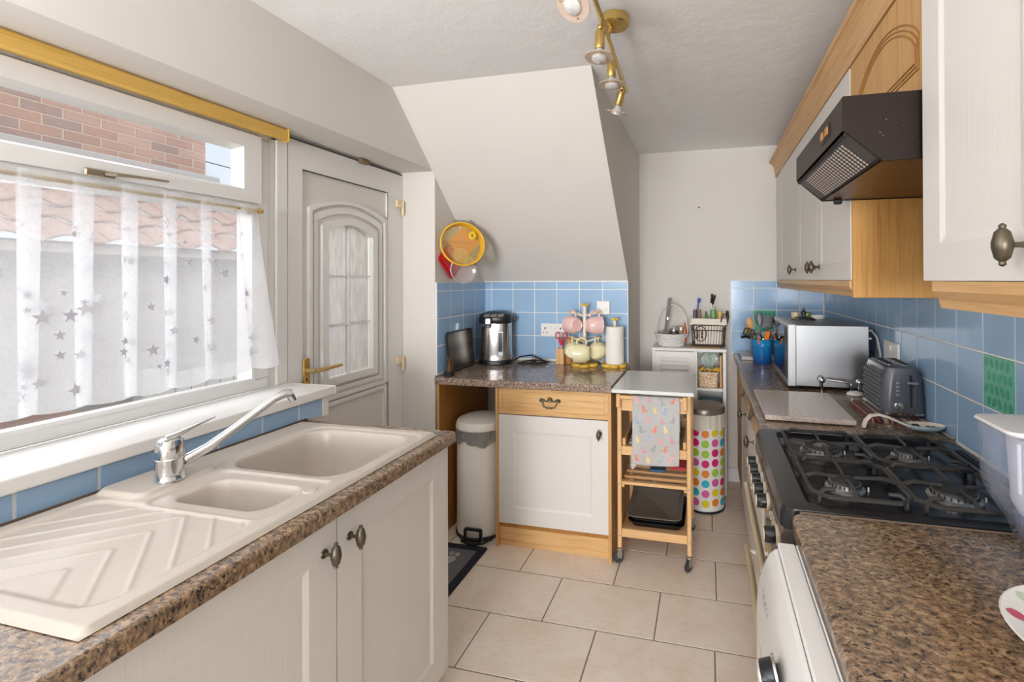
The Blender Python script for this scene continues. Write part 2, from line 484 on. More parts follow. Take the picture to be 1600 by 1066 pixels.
# sill board
sill = thing('trim_1', 'deep white glossy window board above the blue tiles', 'window sill', (-1.56, .7, 1.0)); struct(sill)
obj('sill_board', MB().box(-1.683, -1.445, -.12, 1.59, .9775, 1.012, .004, 2), white_gloss, sill)
bx('sill_end_cap', plain('warm_upvc', '#e3ddd2', .35), sill, -1.683, -1.4445, 1.5905, 1.6, .9775, 1.0125, .002)

# ------------------------------------------------------------------ door_1
dr = thing('door_1', 'white upvc back door with arched six pane obscure glass', 'door', (XW, 1.97, 0)); struct(dr)
mb = MB(); mb.box(-1.76, XW, 1.60, 2.349, 0, 2.022)
def arch(y0, y1, z0, z1, rise, n=12):
    pts = [(y1, z0), (y1, z1)]
    for i in range(1, n):
        t = i / n; pts.append((y1 + (y0 - y1) * t, z1 + rise * math.sin(PI * t) ** .8))
    return pts + [(y0, z1), (y0, z0)]
mb = MB()
mb.ring(rrect(1.60, 2.349, .0, 2.022, .001, 1), rrect(1.672, 2.222, .12, 1.906, .001, 1), 'x', XW, -1.75)
obj('leaf_frame', mb, white_gloss, dr)
seam = plain('dark_seam', '#4c4844', .8)
# infill panel with an arched opening
def ring_arch(mb, ao, ai, xa, xb, aib=None): mb.ring(ao, ai, 'x', xa, xb, aib)
rectlike = lambda y0, y1, z0, z1: arch(y0, y1, z0, z1, 0.0001)
mb = MB(); ring_arch(mb, rectlike(1.672, 2.222, .12, 1.906), arch(1.80, 2.11, .975, 1.655, .05), XW - .012, -1.74)
obj('panel', mb, upvc_greyer, dr)
mb = MB()
ring_arch(mb, arch(1.705, 2.212, .885, 1.752, .058), arch(1.722, 2.196, .902, 1.738, .056), XW + .004, XW - .012)
ring_arch(mb, arch(1.735, 2.182, .915, 1.725, .055), arch(1.755, 2.16, .935, 1.70, .052), XW - .002, XW - .013)
ring_arch(mb, arch(1.775, 2.138, .95, 1.68, .052), arch(1.81, 2.103, .982, 1.65, .048), XW + .006, XW - .016)
obj('arched_moulding', mb, white_gloss, dr)
obj('lower_moulding', MB().ring(rrect(1.70, 2.212, .30, .875, .002, 1), rrect(1.72, 2.192, .32, .855, .002, 1), 'x', XW, XW - .012), white_gloss, dr)
bx('seam', seam, dr, XW - .011, XW + .001, 2.222, 2.225, 1.76, 1.906); bx('seam', seam, dr, XW - .011, XW + .001, 1.672, 2.222, 1.9055, 1.908)
bx('seam', seam, dr, XW - .011, XW + .001, 2.222, 2.225, .32, .885)
s = NT('rain_glass')
v = s.pos((1, 26, 2.2)); f = s.noise(v, 5, 4, .6, .4)
tr = s.n('ShaderNodeBsdfTranslucent'); s.l(s.ramp(f, [(.3, '#d8cfc6'), (.6, '#fff8f0')]), tr.inputs[0])
rf = s.n('ShaderNodeBsdfRefraction'); rf.inputs['Roughness'].default_value = .22; rf.inputs['IOR'].default_value = 1.12
gl = s.n('ShaderNodeBsdfGlossy'); gl.inputs['Roughness'].default_value = .15
bn = s.n('ShaderNodeBump'); bn.inputs['Strength'].default_value = .8; bn.inputs['Distance'].default_value = .004
s.l(f, bn.inputs['Height']); s.l(bn.outputs[0], rf.inputs['Normal']); s.l(bn.outputs[0], gl.inputs['Normal'])
m1 = s.n('ShaderNodeMixShader'); m1.inputs[0].default_value = .6; s.l(rf.outputs[0], m1.inputs[1]); s.l(tr.outputs[0], m1.inputs[2])
m2 = s.n('ShaderNodeMixShader'); m2.inputs[0].default_value = .08; s.l(m1.outputs[0], m2.inputs[1]); s.l(gl.outputs[0], m2.inputs[2])
s.l(m2.outputs[0], s.out.inputs[0]); rain = s.m
for ya, yb in ((1.812, 1.9525), (1.9605, 2.101)):
    for za, zb in ((.984, 1.218), (1.226, 1.448)):
        bx('pane', rain, dr, XW - .03, XW - .026, ya, yb, za, zb)
    zt = lambda y: 1.65 + .048 * max(0, math.sin(PI * (2.103 - y) / .293)) ** .8 - .001
    pts = [(ya, 1.456), (yb, 1.456)] + [(yb + (ya - yb) * k / 8, zt(yb + (ya - yb) * k / 8)) for k in range(9)]
    obj('pane', MB().prism(pts, 'x', XW - .03, XW - .026), rain, dr)
bx('glazing_bar', white_gloss, dr, XW - .034, XW - .010, 1.9527, 1.9603, .984, 1.70)
for z in (1.222, 1.452):
    bx('glazing_bar', white_gloss, dr, XW - .034, XW - .010, 1.812, 1.9525, z - .0038, z + .0038)
    bx('glazing_bar', white_gloss, dr, XW - .034, XW - .010, 1.9605, 2.101, z - .0038, z + .0038)
hp = bx('handle', brass, dr, XW + .0005, XW + .01, 1.668, 1.70, .94, 1.10, .003)
obj('lever', MB().tube([(XW + .01, 1.684, 1.045), (XW + .05, 1.686, 1.045), (XW + .058, 1.71, 1.046), (XW + .056, 1.83, 1.048)], [.011, .010, .010, .007], 10), brass_pale, hp)
bx('keyhole', black_mt, hp, XW + .0095, XW + .0108, 1.681, 1.687, 1.0, 1.014)
hinge_m = plain('cream_hinge', '#e6d3b0', .4)
for z in (1.857, .986):
    hg = bx('hinge', hinge_m, dr, XW + .001, XW + .016, 2.285, 2.34, z - .02, z + .022, .003)
    obj('knuckle', MB().cyl((XW + .012, 2.338, z - .06), (XW + .012, 2.338, z + .02), .009, n=10), hinge_m, hg)
bx('head_gap', seam, dr, XW - .02, XW - .001, 1.60, 2.35, 2.0225, 2.03)
cl = bx('door_catch', plain('worn_brass', '#8d7a5c', .5, .5), dr, XW, XW + .025, 2.0, 2.06, 2.015, 2.037, .003)

# ------------------------------------------------------------------ what stands outside the window
mortar = plain('mortar', '#c6b3a5', .95)
nb = thing('neighbour_house', 'red brick house wall seen through the window', 'house', (-4.7, 2.2, 0))
bx('wall', mortar, nb, -5.2, -4.6025, -3.0, 3.484, 2.30, 5.2)
brick_ms = [textured('brick_%d' % i, c, .9, 40, .3, var=.08) for i, c in enumerate(('#b59385', '#bc9c8e', '#a78f86', '#c1a193'))]
bme = [slab_mesh(.012, .2145, .0655, .002 + i * 1e-6) for i in range(4)]
for i in range(4): bme[i].materials.append(brick_ms[i]); bme[i].name = 'brick'
rb = random.Random(11)
for r in range(13):
    z = 2.405 + .075 * r + .0375
    off = .1125 * (r % 2)
    for k in range(13):
        y = 3.485 - .1125 - .225 * k - off
        o = piece('brick', bme[rb.choice((0, 0, 1, 1, 2, 3))], None, nb, (-4.606, y, z))
    if r % 2:
        me = slab_mesh(.012, .102, .0655, .0021)
        piece('brick', me, brick_ms[1], nb, (-4.606, 3.485 - .0525, z))
bx('flashing', plain('pale_grey_flashing', '#b9b6b4', .6), nb, -4.6, -4.44, -3.0, 3.50, 2.325, 2.40, .01)
# pantiled lean-to roof and wall below
lt = thing('lean_to_building', 'lean-to with terracotta pantile roof behind the net curtain', 'outbuilding', (-4.1, 1.5, 0))
bx('wall', textured('grey_render', '#b3aeab', .9, 8, .2), lt, -4.4, -3.85, -2.0, 3.45, -.3, 1.68)  # even light grey render on the lean-to wall
bx('fascia_board', plain('grey_fascia', '#b4aca6', .6), lt, -3.85, -3.66, -2.0, 3.46, 1.60, 1.66, .004)
pant_m = textured('terracotta_pantile', '#c09d90', .85, 20, .3, var=.15)
tl = Vector((-4.43, 0, 2.27)); bl = Vector((-3.64, 0, 1.665))
dirv = (bl - tl); L = dirv.length; dirv.normalize(); nrm = Vector((dirv.z * -1, 0, dirv.x)) * 1; nrm = Vector((-dirv.z, 0, dirv.x))
NR = 5; wv = .26; th = L / NR
def pantile():
    mb = MB(); n = 10
    rows = []
    for q, lift in ((0, .0), (th * 1.12, .028)):
        rows.append([(q, -wv / 2 + wv * 1.04 * i / n, lift + .024 * math.sin(2 * PI * i / n) + .02) for i in range(n + 1)])
    top = [[mb.bm.verts.new(Vector((0, y, 0)) + dirv * q + nrm * hh) for q, y, hh in r] for r in rows]
    bot = [[mb.bm.verts.new(Vector((0, y, 0)) + dirv * q + nrm * (hh - .014)) for q, y, hh in r] for r in rows]
    for i in range(n):
        mb.bm.faces.new((top[0][i], top[0][i + 1], top[1][i + 1], top[1][i]))
        mb.bm.faces.new((bot[0][i], bot[1][i], bot[1][i + 1], bot[0][i + 1]))
        mb.bm.faces.new((top[1][i], top[1][i + 1], bot[1][i + 1], bot[1][i]))
        mb.bm.faces.new((top[0][i], bot[0][i], bot[0][i + 1], top[0][i + 1]))
    for i in (0, n): mb.bm.faces.new((top[0][i], top[1][i], bot[1][i], bot[0][i]))
    mb.sm = True
    return mb.mesh('pantile')
pm = pantile()
for r in range(NR):
    for k in range(11):
        p = tl + dirv * (th * r)
        piece('pantile', pm, pant_m, lt, (p.x, 3.32 - wv * k - (wv / 2 if r % 2 else 0) * 0, p.z))
# low garden wall, white boarded gate, paving
bx_m = plain('paving', '#b5aca2', .9, var=.1)
yd = struct(bx('ground_1', bx_m, None, -7.5, -1.98, -4, 9.0, -.42, -.36))
gw = thing('garden_wall', 'low brick planter wall outside below the net curtain', 'garden wall', (-2.9, 1.7, -.36))
bx('core', mortar, gw, -3.09, -2.66, .30, 1.63, -.36, .76)
bm2 = slab_mesh(.03, .171, .065, .0031); bm2.materials.append(brick_ms[2])
for r in range(6):
    for k in range(6 if r % 2 else 7):
        piece('brick', bm2, None, gw, (-2.655, .42 + .18 * k + (.09 if r % 2 else 0), .345 + .075 * r))
bx('coping', plain('weathered_coping', '#a58a7c', .9, var=.12), gw, -3.12, -2.62, .27, 1.66, .76, .80, .008)
gt = thing('garden_gate', 'white vertically boarded gate in the yard behind the curtain', 'gate', (-3.6, 2.9, -.36))
bd = slab_mesh(.02, .094, 1.15, .004); 
for k in range(11): piece('board', bd, white_pl, gt, (-3.5, 2.4 + .1 * k, .24))
bx('rail', white_pl, gt, -3.54, -3.512, 2.35, 3.45, .62, .70, .003); bx('rail', white_pl, gt, -3.54, -3.512, 2.35, 3.45, -.12, -.04, .003)
bx('post', white_pl, gt, -3.55, -3.46, 2.24, 2.34, -.36, .86, .006)
wm = plain('dark_cable', '#5a5a60', .6)
tag(obj('overhead_cable', MB().tube([(-7, 2.4, 3.35), (-7, 4.2, 3.18), (-7, 6.4, 3.12), (-7, 9, 3.2)], .008, 5), wm), 'upper thin overhead cable crossing the patch of sky', 'cable')
tag(obj('overhead_cable', MB().tube([(-7.6, 2.4, 2.55), (-7.6, 4.9, 2.78), (-7.6, 7.0, 3.1), (-7.6, 9, 3.45)], .008, 5), wm), 'lower sloping overhead cable crossing the patch of sky', 'cable')

# ------------------------------------------------------------------ blind rail, curtain rod and net curtain
yel = wood('yellow_varnished_batten', '#cca044', '#dfb761', (30, 1.4, 30), .4)
pel = thing('blind_rail', 'yellow wooden batten fixed under the white window soffit', 'batten', (-1.645, .7, 2.0))
obj('batten', MB().prism([(-1.664, 2.038), (-1.664, 1.993), (-1.634, 1.989), (-1.627, 1.995), (-1.627, 2.030), (-1.634, 2.038)], 'y', -.1, 1.55), yel, pel)
bx('end_cap', plain('yellow_cap', '#d9ae45', .4), pel, -1.667, -1.624, 1.5505, 1.557, 1.987, 2.0385, .002)
bx('fixing', black_pl, pel, -1.655, -1.645, 1.50, 1.515, 1.984, 1.9885)
rod = thing('curtain_rod', 'thin brass rod threaded through the net curtain', 'curtain rod', (-1.62, .7, 1.69))
obj('rod', MB().tube([(-1.615, -.1, 1.69), (-1.615, 1.42, 1.69)], .0055, 8), brass, rod)
obj('end_bracket', MB().box(-1.681, -1.612, 1.421, 1.432, 1.682, 1.70, .002), brass, rod)
s = NT('white_net_lace')
g = s.n('ShaderNodeNewGeometry')
mp = s.n('ShaderNodeMapping'); s.l(g.outputs['Position'], mp.inputs[0]); mp.inputs['Scale'].default_value = (1, 1, 1)
vr = s.n('ShaderNodeTexVoronoi'); vr.inputs['Scale'].default_value = 140; s.l(mp.outputs[0], vr.inputs['Vector'])
nz = s.noise(mp.outputs[0], 11, 3, .5, .2)
sep = s.n('ShaderNodeSeparateXYZ'); s.l(g.outputs['Position'], sep.inputs[0])
hz = s.ramp(sep.outputs[2], [(0, (0, 0, 0)), (1, (1, 1, 1))])
mr = s.n('ShaderNodeMapRange'); mr.inputs[1].default_value = 1.12; mr.inputs[2].default_value = 1.69; mr.inputs[3].default_value = .64; mr.inputs[4].default_value = .34
s.l(sep.outputs[2], mr.inputs[0])
a1 = s.n('ShaderNodeMath', operation='MULTIPLY_ADD'); s.l(nz, a1.inputs[0]); a1.inputs[1].default_value = .12; s.l(mr.outputs[0], a1.inputs[2])
a2 = s.n('ShaderNodeMath', operation='MULTIPLY_ADD', use_clamp=True); s.l(vr.outputs[0], a2.inputs[0]); a2.inputs[1].default_value = -.06; s.l(a1.outputs[0], a2.inputs[2])
tr = s.n('ShaderNodeBsdfTransparent')
df = s.n('ShaderNodeBsdfDiffuse'); df.inputs[0].default_value = lin('#f2f3f6')
tl_ = s.n('ShaderNodeBsdfTranslucent'); tl_.inputs[0].default_value = lin('#f2f3f6')
md = s.n('ShaderNodeMixShader'); md.inputs[0].default_value = .5; s.l(df.outputs[0], md.inputs[1]); s.l(tl_.outputs[0], md.inputs[2])
mm = s.n('ShaderNodeMixShader'); s.l(a2.outputs[0], mm.inputs[0]); s.l(tr.outputs[0], mm.inputs[1]); s.l(md.outputs[0], mm.inputs[2])
s.l(mm.outputs[0], s.out.inputs[0]); lace = s.m
s = NT('lace_star'); df = s.n('ShaderNodeBsdfDiffuse'); df.inputs[0].default_value = lin('#f5f5f8'); tl_ = s.n('ShaderNodeBsdfTranslucent'); tl_.inputs[0].default_value = lin('#c9c9d0')
md = s.n('ShaderNodeMixShader'); s.l(df.outputs[0], md.inputs[1]); s.l(tl_.outputs[0], md.inputs[2]); s.l(md.outputs[0], s.out.inputs[0]); star_m = s.m
cur = thing('net_curtain', 'sheer white net curtain with stars hanging across lower window', 'curtain', (-1.62, .7, 1.1))
Y0, Y1, NP = -.12, 1.395, 14
def curt(u, v):
    ph = 2 * PI * NP * u + .5 * math.sin(9 * u)
    amp = (.058 - .012 * u) * (1 - .12 * v)
    y = Y0 + (Y1 - Y0) * u + amp * math.sin(ph) * min(1, (1 - u) * 14)
    x = -1.612 + (.014 + .006 * v) * math.cos(ph + .6) + .01 * v * math.sin(7 * u + 2)
    y += max(0, u - .88) / .12 * .085 * (v ** 1.2)
    ztop, zbot = 1.706, 1.118 + .012 * math.sin(5 * u + 1) - .008 * abs(math.sin(PI * 30 * u))
    return Vector((x, y, ztop + (zbot - ztop) * v))
obj('fabric', MB().surf(curt, 420, 24), lace, cur, ang=3)
def star_mesh(r):
    mb = MB(); pts = [((r if k % 2 == 0 else r * .42) * math.sin(PI * k / 5), (r if k % 2 == 0 else r * .42) * math.cos(PI * k / 5)) for k in range(10)]
    mb.prism(pts, 'x', -.0006, .0006); return mb.mesh('star')
sm = [star_mesh(.010), star_mesh(.015), star_mesh(.021)]
for q in sm: q.materials.append(star_m)
rs = random.Random(5)
for k in range(120):
    u = rs.uniform(.5, .97); v = rs.uniform(.1, .93)
    p = curt(u, v); t = (curt(u + .002, v) - p)
    o = piece('star', sm[0 if v < .3 else rs.choice((0, 1, 1, 2))], None, cur, p + Vector((.004, 0, 0)))
    o.rotation_euler = (rs.uniform(-.3, .3), 0, math.atan2(t.y, t.x) - PI / 2)
# ================================================================== CABINET HELPERS
def AX(axis, w, u, z): return (w, u, z) if axis == 'x' else (u, w, z)
def shaker(parent, axis, face, sg, u0, u1, z0, z1, st=.072, th=.019, rec=.004, name='door', m=None):
    mb = MB()
    o, i = rrect(u0, u1, z0, z1, .002, 1), rrect(u0 + st, u1 - st, z0 + st, z1 - st, .001, 1)
    i2 = rrect(u0 + st + .014, u1 - st - .014, z0 + st + .014, z1 - st - .014, .001, 1)
    mb.ring(o, i, axis, face, face - sg * rec, i2)
    a, b = sorted((face - sg * rec, face - sg * th))
    if axis == 'x': mb.box(a, b, u0, u1, z0, z1)
    else: mb.box(u0, u1, a, b, z0, z1)
    return obj(name, mb, m or door_white, parent)
def knob(parent, axis, face, sg, u, z, L=.062, R=.0115):
    mb = MB()
    P = lambda d, du=0, dz=0: AX(axis, face + sg * d, u + du, z + dz)
    mb.cyl(P(.0004), P(.003), .011, .010, 12)
    mb.cyl(P(.003), P(.026), .0045, .0035, 8)
    prof = [(.0015, -L / 2), (.005, -L / 2 + .003), (.0042, -L / 2 + .007), (R * .78, -L * .3), (R * .97, -.008), (R * 1.06, -.004), (R * 1.06, .004), (R * .97, .008), (R * .78, L * .3), (.0042, L / 2 - .007), (.005, L / 2 - .003), (.0015, L / 2)]
    mb.lathe(prof, P(.026 + R * .6), 12)
    return obj('knob', mb, brass_old, parent)
def bail(parent, axis, face, sg, u, z, W=.112):
    mb = MB()
    P = lambda d, du=0, dz=0: AX(axis, face + sg * d, u + du, z + dz)
    pts = []
    for k in range(13):
        t = -1 + 2 * k / 12
        pts.append(P(.003, t * W / 2, .006 * math.cos(3 * PI * t) + .004))
    mb.tube(pts, .0045, 6)
    for t in (-.42, .42):
        mb.tube([P(.003, t * W + .01 * math.cos(a), .004 + .009 * math.sin(a)) for a in [2 * PI * q / 8 for q in range(8)]], .0028, 5, closed=True)
    mb.tube([P(.003, .012 * math.cos(a), .008 + .012 * math.sin(a)) for a in [2 * PI * q / 10 for q in range(10)]], .003, 5, closed=True)
    h = obj('handle', mb, brass_old, parent)
    mb = MB().tube([P(.006, -.037, .002), P(.012, -.037, -.014), P(.016, -.03, -.027), P(.018, 0, -.031), P(.016, .03, -.027), P(.012, .037, -.014), P(.006, .037, .002)], .0035, 6)
    for q in (-.012, 0, .012): mb.sphere(P(.018, q, -.031), .0055, 8, 6)
    obj('bail', mb, brass_old, h)
    return h

# ================================================================== SINK RUN (left)
sc_ = thing('sink_cabinet', 'white shaker base cabinet with two knobs under the sink', 'cabinet', (-1.15, .7, 0))
bx('carcass', plain('white_carcass', '#e6e3dd', .5), sc_, -1.46, -.8915, -.3, 1.455, .1, .735, .001)
bx('back_rail', MATS['white_carcass'], sc_, -.92, -.8915, -.3, 1.455, .7355, .8705)
bx('end_panel', door_white, sc_, -1.46, -.8725, 1.4555, 1.468, .1, .8705, .001)
d = shaker(sc_, 'x', -.87, 1, .966, 1.454, .105, .868, .08); knob(d, 'x', -.87, 1, 1.005, .795)
d = shaker(sc_, 'x', -.87, 1, .472, .962, .105, .868, .08); knob(d, 'x', -.87, 1, .925, .795)
shaker(sc_, 'x', -.87, 1, -.03, .468, .105, .868, .08)
bx('plinth', oak_y, sc_, -.935, -.918, -.3, 1.45, 0, .0995)
bx('plinth', oak_x, sc_, -1.45, -.936, 1.435, 1.45, 0, .0995)

# worktop with the sink cut-out, rounded front edge
BX0, BX1, BY0, BY1 = -1.40, -.925, .53, 1.40         # hole
def nose(x0, x1, z0, z1, r=.008, left=True, right=False):
    p = []
    if right: p += [(x1, z0 + r * .4)] + arc((x1 - r, z1 - r), r, 0, 90, 4)
    else: p += [(x1, z0), (x1, z1)]
    if left: p += arc((x0 + r, z1 - r), r, 90, 180, 4) + [(x0, z0 + r * .4), (x0 + r * .5, z0)]
    else: p += [(x0, z1), (x0, z0)]
    if right: p += [(x1 - r * .5, z0)]
    return p
wt = thing('worktop', 'brown speckled worktop with rounded edge around the cream sink', 'worktop', (-1.15, .7, .872))
mb = MB()
mb.prism(nose(BX1, -.845, .872, .91, .009, False, True), 'y', -.3, 1.472)
mb.box(-1.463, BX0, -.3, 1.472, .872, .91)
mb.box(BX0, BX1, -.3, BY0, .872, .91); mb.box(BX0, BX1, BY1, 1.472, .872, .91)
obj('slab', mb, gran_brown, wt)
bx('end_strip', plain('pale_edge_strip', '#a58d78', .4), wt, -1.46, -.856, 1.4722, 1.4735, .874, .909)
bx('wall_joint', plain('dirty_sealant', '#5d4632', .8, var=.2), wt, -1.4636, -1.452, -.3, 1.47, .9102, .9165, .002)

# inset sink as a height field
sink = thing('sink', 'cream composite inset sink with herringbone drainer and two bowls', 'sink', (-1.16, .96, .91))
SX0, SX1, SY0, SY1 = -1.437, -.884, .492, 1.425
def sd_rr(x, y, cx, cy, hx, hy, r):
    qx, qy = abs(x - cx) - hx + r, abs(y - cy) - hy + r
    return math.hypot(max(qx, 0), max(qy, 0)) + min(max(qx, qy), 0) - r
def sst(a, b, t):
    t = max(0, min(1, (t - a) / (b - a))); return t * t * (3 - 2 * t)
def sink_z(x, y):
    top = .9225
    d0 = sd_rr(x, y, (SX0 + SX1) / 2, (SY0 + SY1) / 2, (SX1 - SX0) / 2, (SY1 - SY0) / 2, .02)
    z = top - .011 * (1 - sst(0, .010, -d0)) 
    # drainer recess
    dd = sd_rr(x, y, -1.16, .672, .238, .145, .05)
    z -= .006 * sst(0, .014, -dd)
    if dd < -.012:
        q = (y + abs(x + 1.113) * .86)
        # herringbone ribs in bands running towards the near edge
        per = .0655; f = ((q - .605) % per) / per
        w_ = min(f, 1 - f) * per
        if .52 < q < .83 + .12 and abs(x + 1.113) > .002:
            z += .0024 * (1 - sst(.0018, .0060, w_))
    # shared lowered tray of small bowl and main bowl
    d1 = sd_rr(x, y, -1.095, .915, .175, .105, .035); z -= .006 * sst(0, .012, -d1)
    d2 = sd_rr(x, y, -1.118, 1.205, .225, .19, .07); z -= .005 * sst(0, .012, -d2)
    # bowls
    db = sd_rr(x, y, -1.122, 1.205, .192, .168, .075)
    z -= .165 * sst(0, .034, -db)
    ds = sd_rr(x, y, -1.10, .912, .135, .066, .045)
    z -= .115 * sst(0, .030, -ds)
    # raised tap ledge
    dt = sd_rr(x, y, -1.36, .92, .075, .098, .03)
    z = z + .010 * sst(-.004, .010, -dt) if db > 0 and ds > 0 else z
    return z
nx, ny = 150, 250
mb = MB()
g = [[mb.bm.verts.new((SX0 + (SX1 - SX0) * i / nx, SY0 + (SY1 - SY0) * j / ny, 0)) for j in range(ny + 1)] for i in range(nx + 1)]
for row in g:
    for v in row: v.co.z = sink_z(v.co.x, v.co.y)
for i in range(nx):
    for j in range(ny): mb.bm.faces.new((g[i][j], g[i + 1][j], g[i + 1][j + 1], g[i][j + 1]))
mb.sm = True
obj('basin', mb, plain('cream_composite', '#c4bbb0', .3), sink, ang=3)
obj('overflow_cap', MB().lathe([(.0005, .007), (.014, .007), (.0165, .004), (.017, 0)], (-.948, .965, .9125), 20), plain('cream_cap', '#c6bbae', .35), sink)
obj('waste', MB().lathe([(.0005, .003), (.03, .003), (.036, .001), (.037, -.001)], (-1.12, 1.2, .754), 24), chrome, sink)
obj('waste', MB().lathe([(.0005, .003), (.024, .003), (.03, .001), (.031, -.001)], (-1.10, .912, .803), 24), chrome, sink)

tap = thing('mixer_tap', 'chrome single lever mixer tap behind the half bowl', 'tap', (-1.318, .912, .9325))
obj('body', MB().lathe([(.0315, 0), (.0315, .004), (.030, .008), (.0295, .05), (.0305, .052), (.0305, .054), (.029, .056), (.029, .088), (.026, .10), (.018, .106), (.0005, .108)], (-1.318, .912, .9328), 28), chrome, tap)
obj('spout', MB().tube([(-1.303, .934, .972), (-1.285, .98, .992), (-1.262, 1.04, 1.03), (-1.24, 1.09, 1.066), (-1.226, 1.12, 1.088), (-1.215, 1.145, 1.098), (-1.208, 1.16, 1.095)], [.014, .0125, .0115, .011, .0115, .013, .0135], 12), chrome, tap)
obj('aerator', MB().cyl((-1.2085, 1.157, 1.094), (-1.2045, 1.166, 1.074), .0115, .0105, 12), chrome, tap)
obj('lever', MB().tube([(-1.322, .905, 1.036), (-1.312, .925, 1.043), (-1.298, .96, 1.056), (-1.283, .995, 1.068)], [.020, .016, .009, .006], 10, flat=.45), chrome, tap)

# ================================================================== BACK ALCOVE CABINETRY
wt2 = thing('worktop', 'speckled worktop greyed by painted reflection in the alcove under the stairs', 'worktop', (-.97, 2.64, .857))
mb = MB()
prof = [(2.325, .862), (2.330, .857), (2.942, .857), (2.942, .895)] + [(2.334, .895), (2.328, .892), (2.325, .886)]
mb.prism(prof, 'x', -1.463, -.4735)
obj('slab', mb, gran_rear, wt2)
bx('end_strip', MATS['pale_edge_strip'], wt2, -.4733, -.4722, 2.33, 2.94, .858, .894)

pl = thing('end_panel', 'dark oak panel against the alcove wall beside the white bin', 'panel', (-1.455, 2.6, 0))
bx('board', oak_dark, pl, -1.462, -1.4475, 2.352, 2.94, 0, .856)
bx('front_lipping', plain('pale_oak_lipping', '#c79a63', .45), pl, -1.462, -1.4475, 2.344, 2.3518, 0, .856)

bc = thing('base_cabinet', 'oak base cabinet with drawer and white shaker door in alcove', 'cabinet', (-.79, 2.6, 0))
bx('side_panel', oak_v, bc, -1.113, -1.097, 2.35, 2.93, 0, .8565, .001)
bx('side_panel', oak_v, bc, -.4905, -.4735, 2.335, 2.93, 0, .8565, .001)
bx('carcass', oak_dark, bc, -1.0965, -.491, 2.372, 2.92, .1, .855)
bx('plinth', oak_x, bc, -1.0965, -.491, 2.375, 2.392, 0, .13)
mb = MB().box(-1.094, -.4935, 2.356, 2.3715, .716, .8555, .002)
mb.ring(rrect(-1.094, -.4935, .716, .8555, .002, 1), rrect(-1.076, -.5115, .734, .8375, .001, 1), 'y', 2.352, 2.3562, rrect(-1.072, -.5155, .738, .8335, .001, 1))
dw = obj('drawer', mb, oak_x, bc); bail(dw, 'y', 2.356, -1, -.805, .793)
d = shaker(bc, 'y', 2.35, -1, -1.094, -.4935, .132, .711, .083, .02); knob(d, 'y', 2.35, -1, -.536, .645, .056)

# white pedal bin
pb = thing('pedal_bin', 'tall cream pedal bin with grey liner beside oak cabinet', 'bin', (-1.262, 2.50, 0))
C = (-1.270, 2.505, 0)
obj('body', MB().lathe([(.128, .012), (.140, .016), (.1405, .03), (.1385, .56), (.137, .565)], C, 36), cream_en, pb)
obj('base_ring', MB().lathe([(.130, 0), (.147, .002), (.147, .014), (.142, .018)], C, 36), black_pl, pb)
lm = textured('grey_bin_liner', '#8d8c88', .3, 18, .9, dist=.012, var=.12)
def lin_s(u, v):
    a = 2 * PI * u; r = .1445 + .003 * math.sin(13 * a + 4 * v) + .002 * math.sin(29 * a) + .003 * v
    return Vector((C[0] + r * math.cos(a), C[1] + r * math.sin(a), .595 - v * (.07 + .012 * math.sin(5 * a + 1) + .006 * math.sin(11 * a))))
obj('liner', MB().surf(lin_s, 96, 5, True), lm, pb)
obj('lid', MB().lathe([(.136, .592), (.145, .596), (.1465, .605), (.144, .622), (.135, .638), (.10, .652), (.05, .659), (.0005, .661)], C, 36), cream_en, pb)
mb = MB().tube([(-1.315, 2.352, .022), (-1.30, 2.325, .02), (-1.235, 2.305, .018), (-1.175, 2.325, .02), (-1.145, 2.375, .022)], .007, 8)
mb.ring(rrect(-1.29, -1.185, .022, .09, .012, 3), rrect(-1.277, -1.198, .034, .078, .008, 3), 'y', 2.325, 2.339)
mb.box(-1.265, -1.205, 2.305, 2.345, .006, .028, .005)
obj('pedal', mb, black_pl, pb)
bx('handle_clip', black_pl, pb, -1.128, -1.120, 2.42, 2.45, .475, .53, .002)

# door mat with paw prints
mat_ = thing('door_mat', 'grey mat with navy border and pale paw prints by the back door', 'mat', (-1.4, 1.95, 0))
navy = textured('navy_pile', '#20242f', .95, 300, .4); gry = textured('grey_pile', '#6b6b70', .95, 300, .5, var=.08)
mb = MB().ring(rrect(-1.655, -1.142, 1.56, 2.312, .004, 2), rrect(-1.615, -1.182, 1.60, 2.272, .004, 2), 'z', .0005, .009)
obj('border', mb, navy, mat_)
bx('pile', gry, mat_, -1.615, -1.182, 1.60, 2.272, .0005, .008)
paw_m = plain('pale_paw', '#a7a6a4', .95)
for px, py, a in ((-1.29, 2.17, .5), (-1.36, 1.86, -.3), (-1.5, 2.1, .4), (-1.25, 1.72, .2)):
    mb = MB()
    for ex, ey, rx, ry in ((0, 0, .040, .031), (-.045, .034, .013, .018), (-.017, .054, .013, .019), (.017, .054, .013, .019), (.045, .034, .013, .018)):
        mb.prism([(px + (ex + rx * math.cos(t)) * math.cos(a) - (ey + ry * math.sin(t)) * math.sin(a), py + (ex + rx * math.cos(t)) * math.sin(a) + (ey + ry * math.sin(t)) * math.cos(a)) for t in [2 * PI * k / 14 for k in range(14)]], 'z', .0079, .0088)
    obj('paw_print', mb, paw_m, mat_)

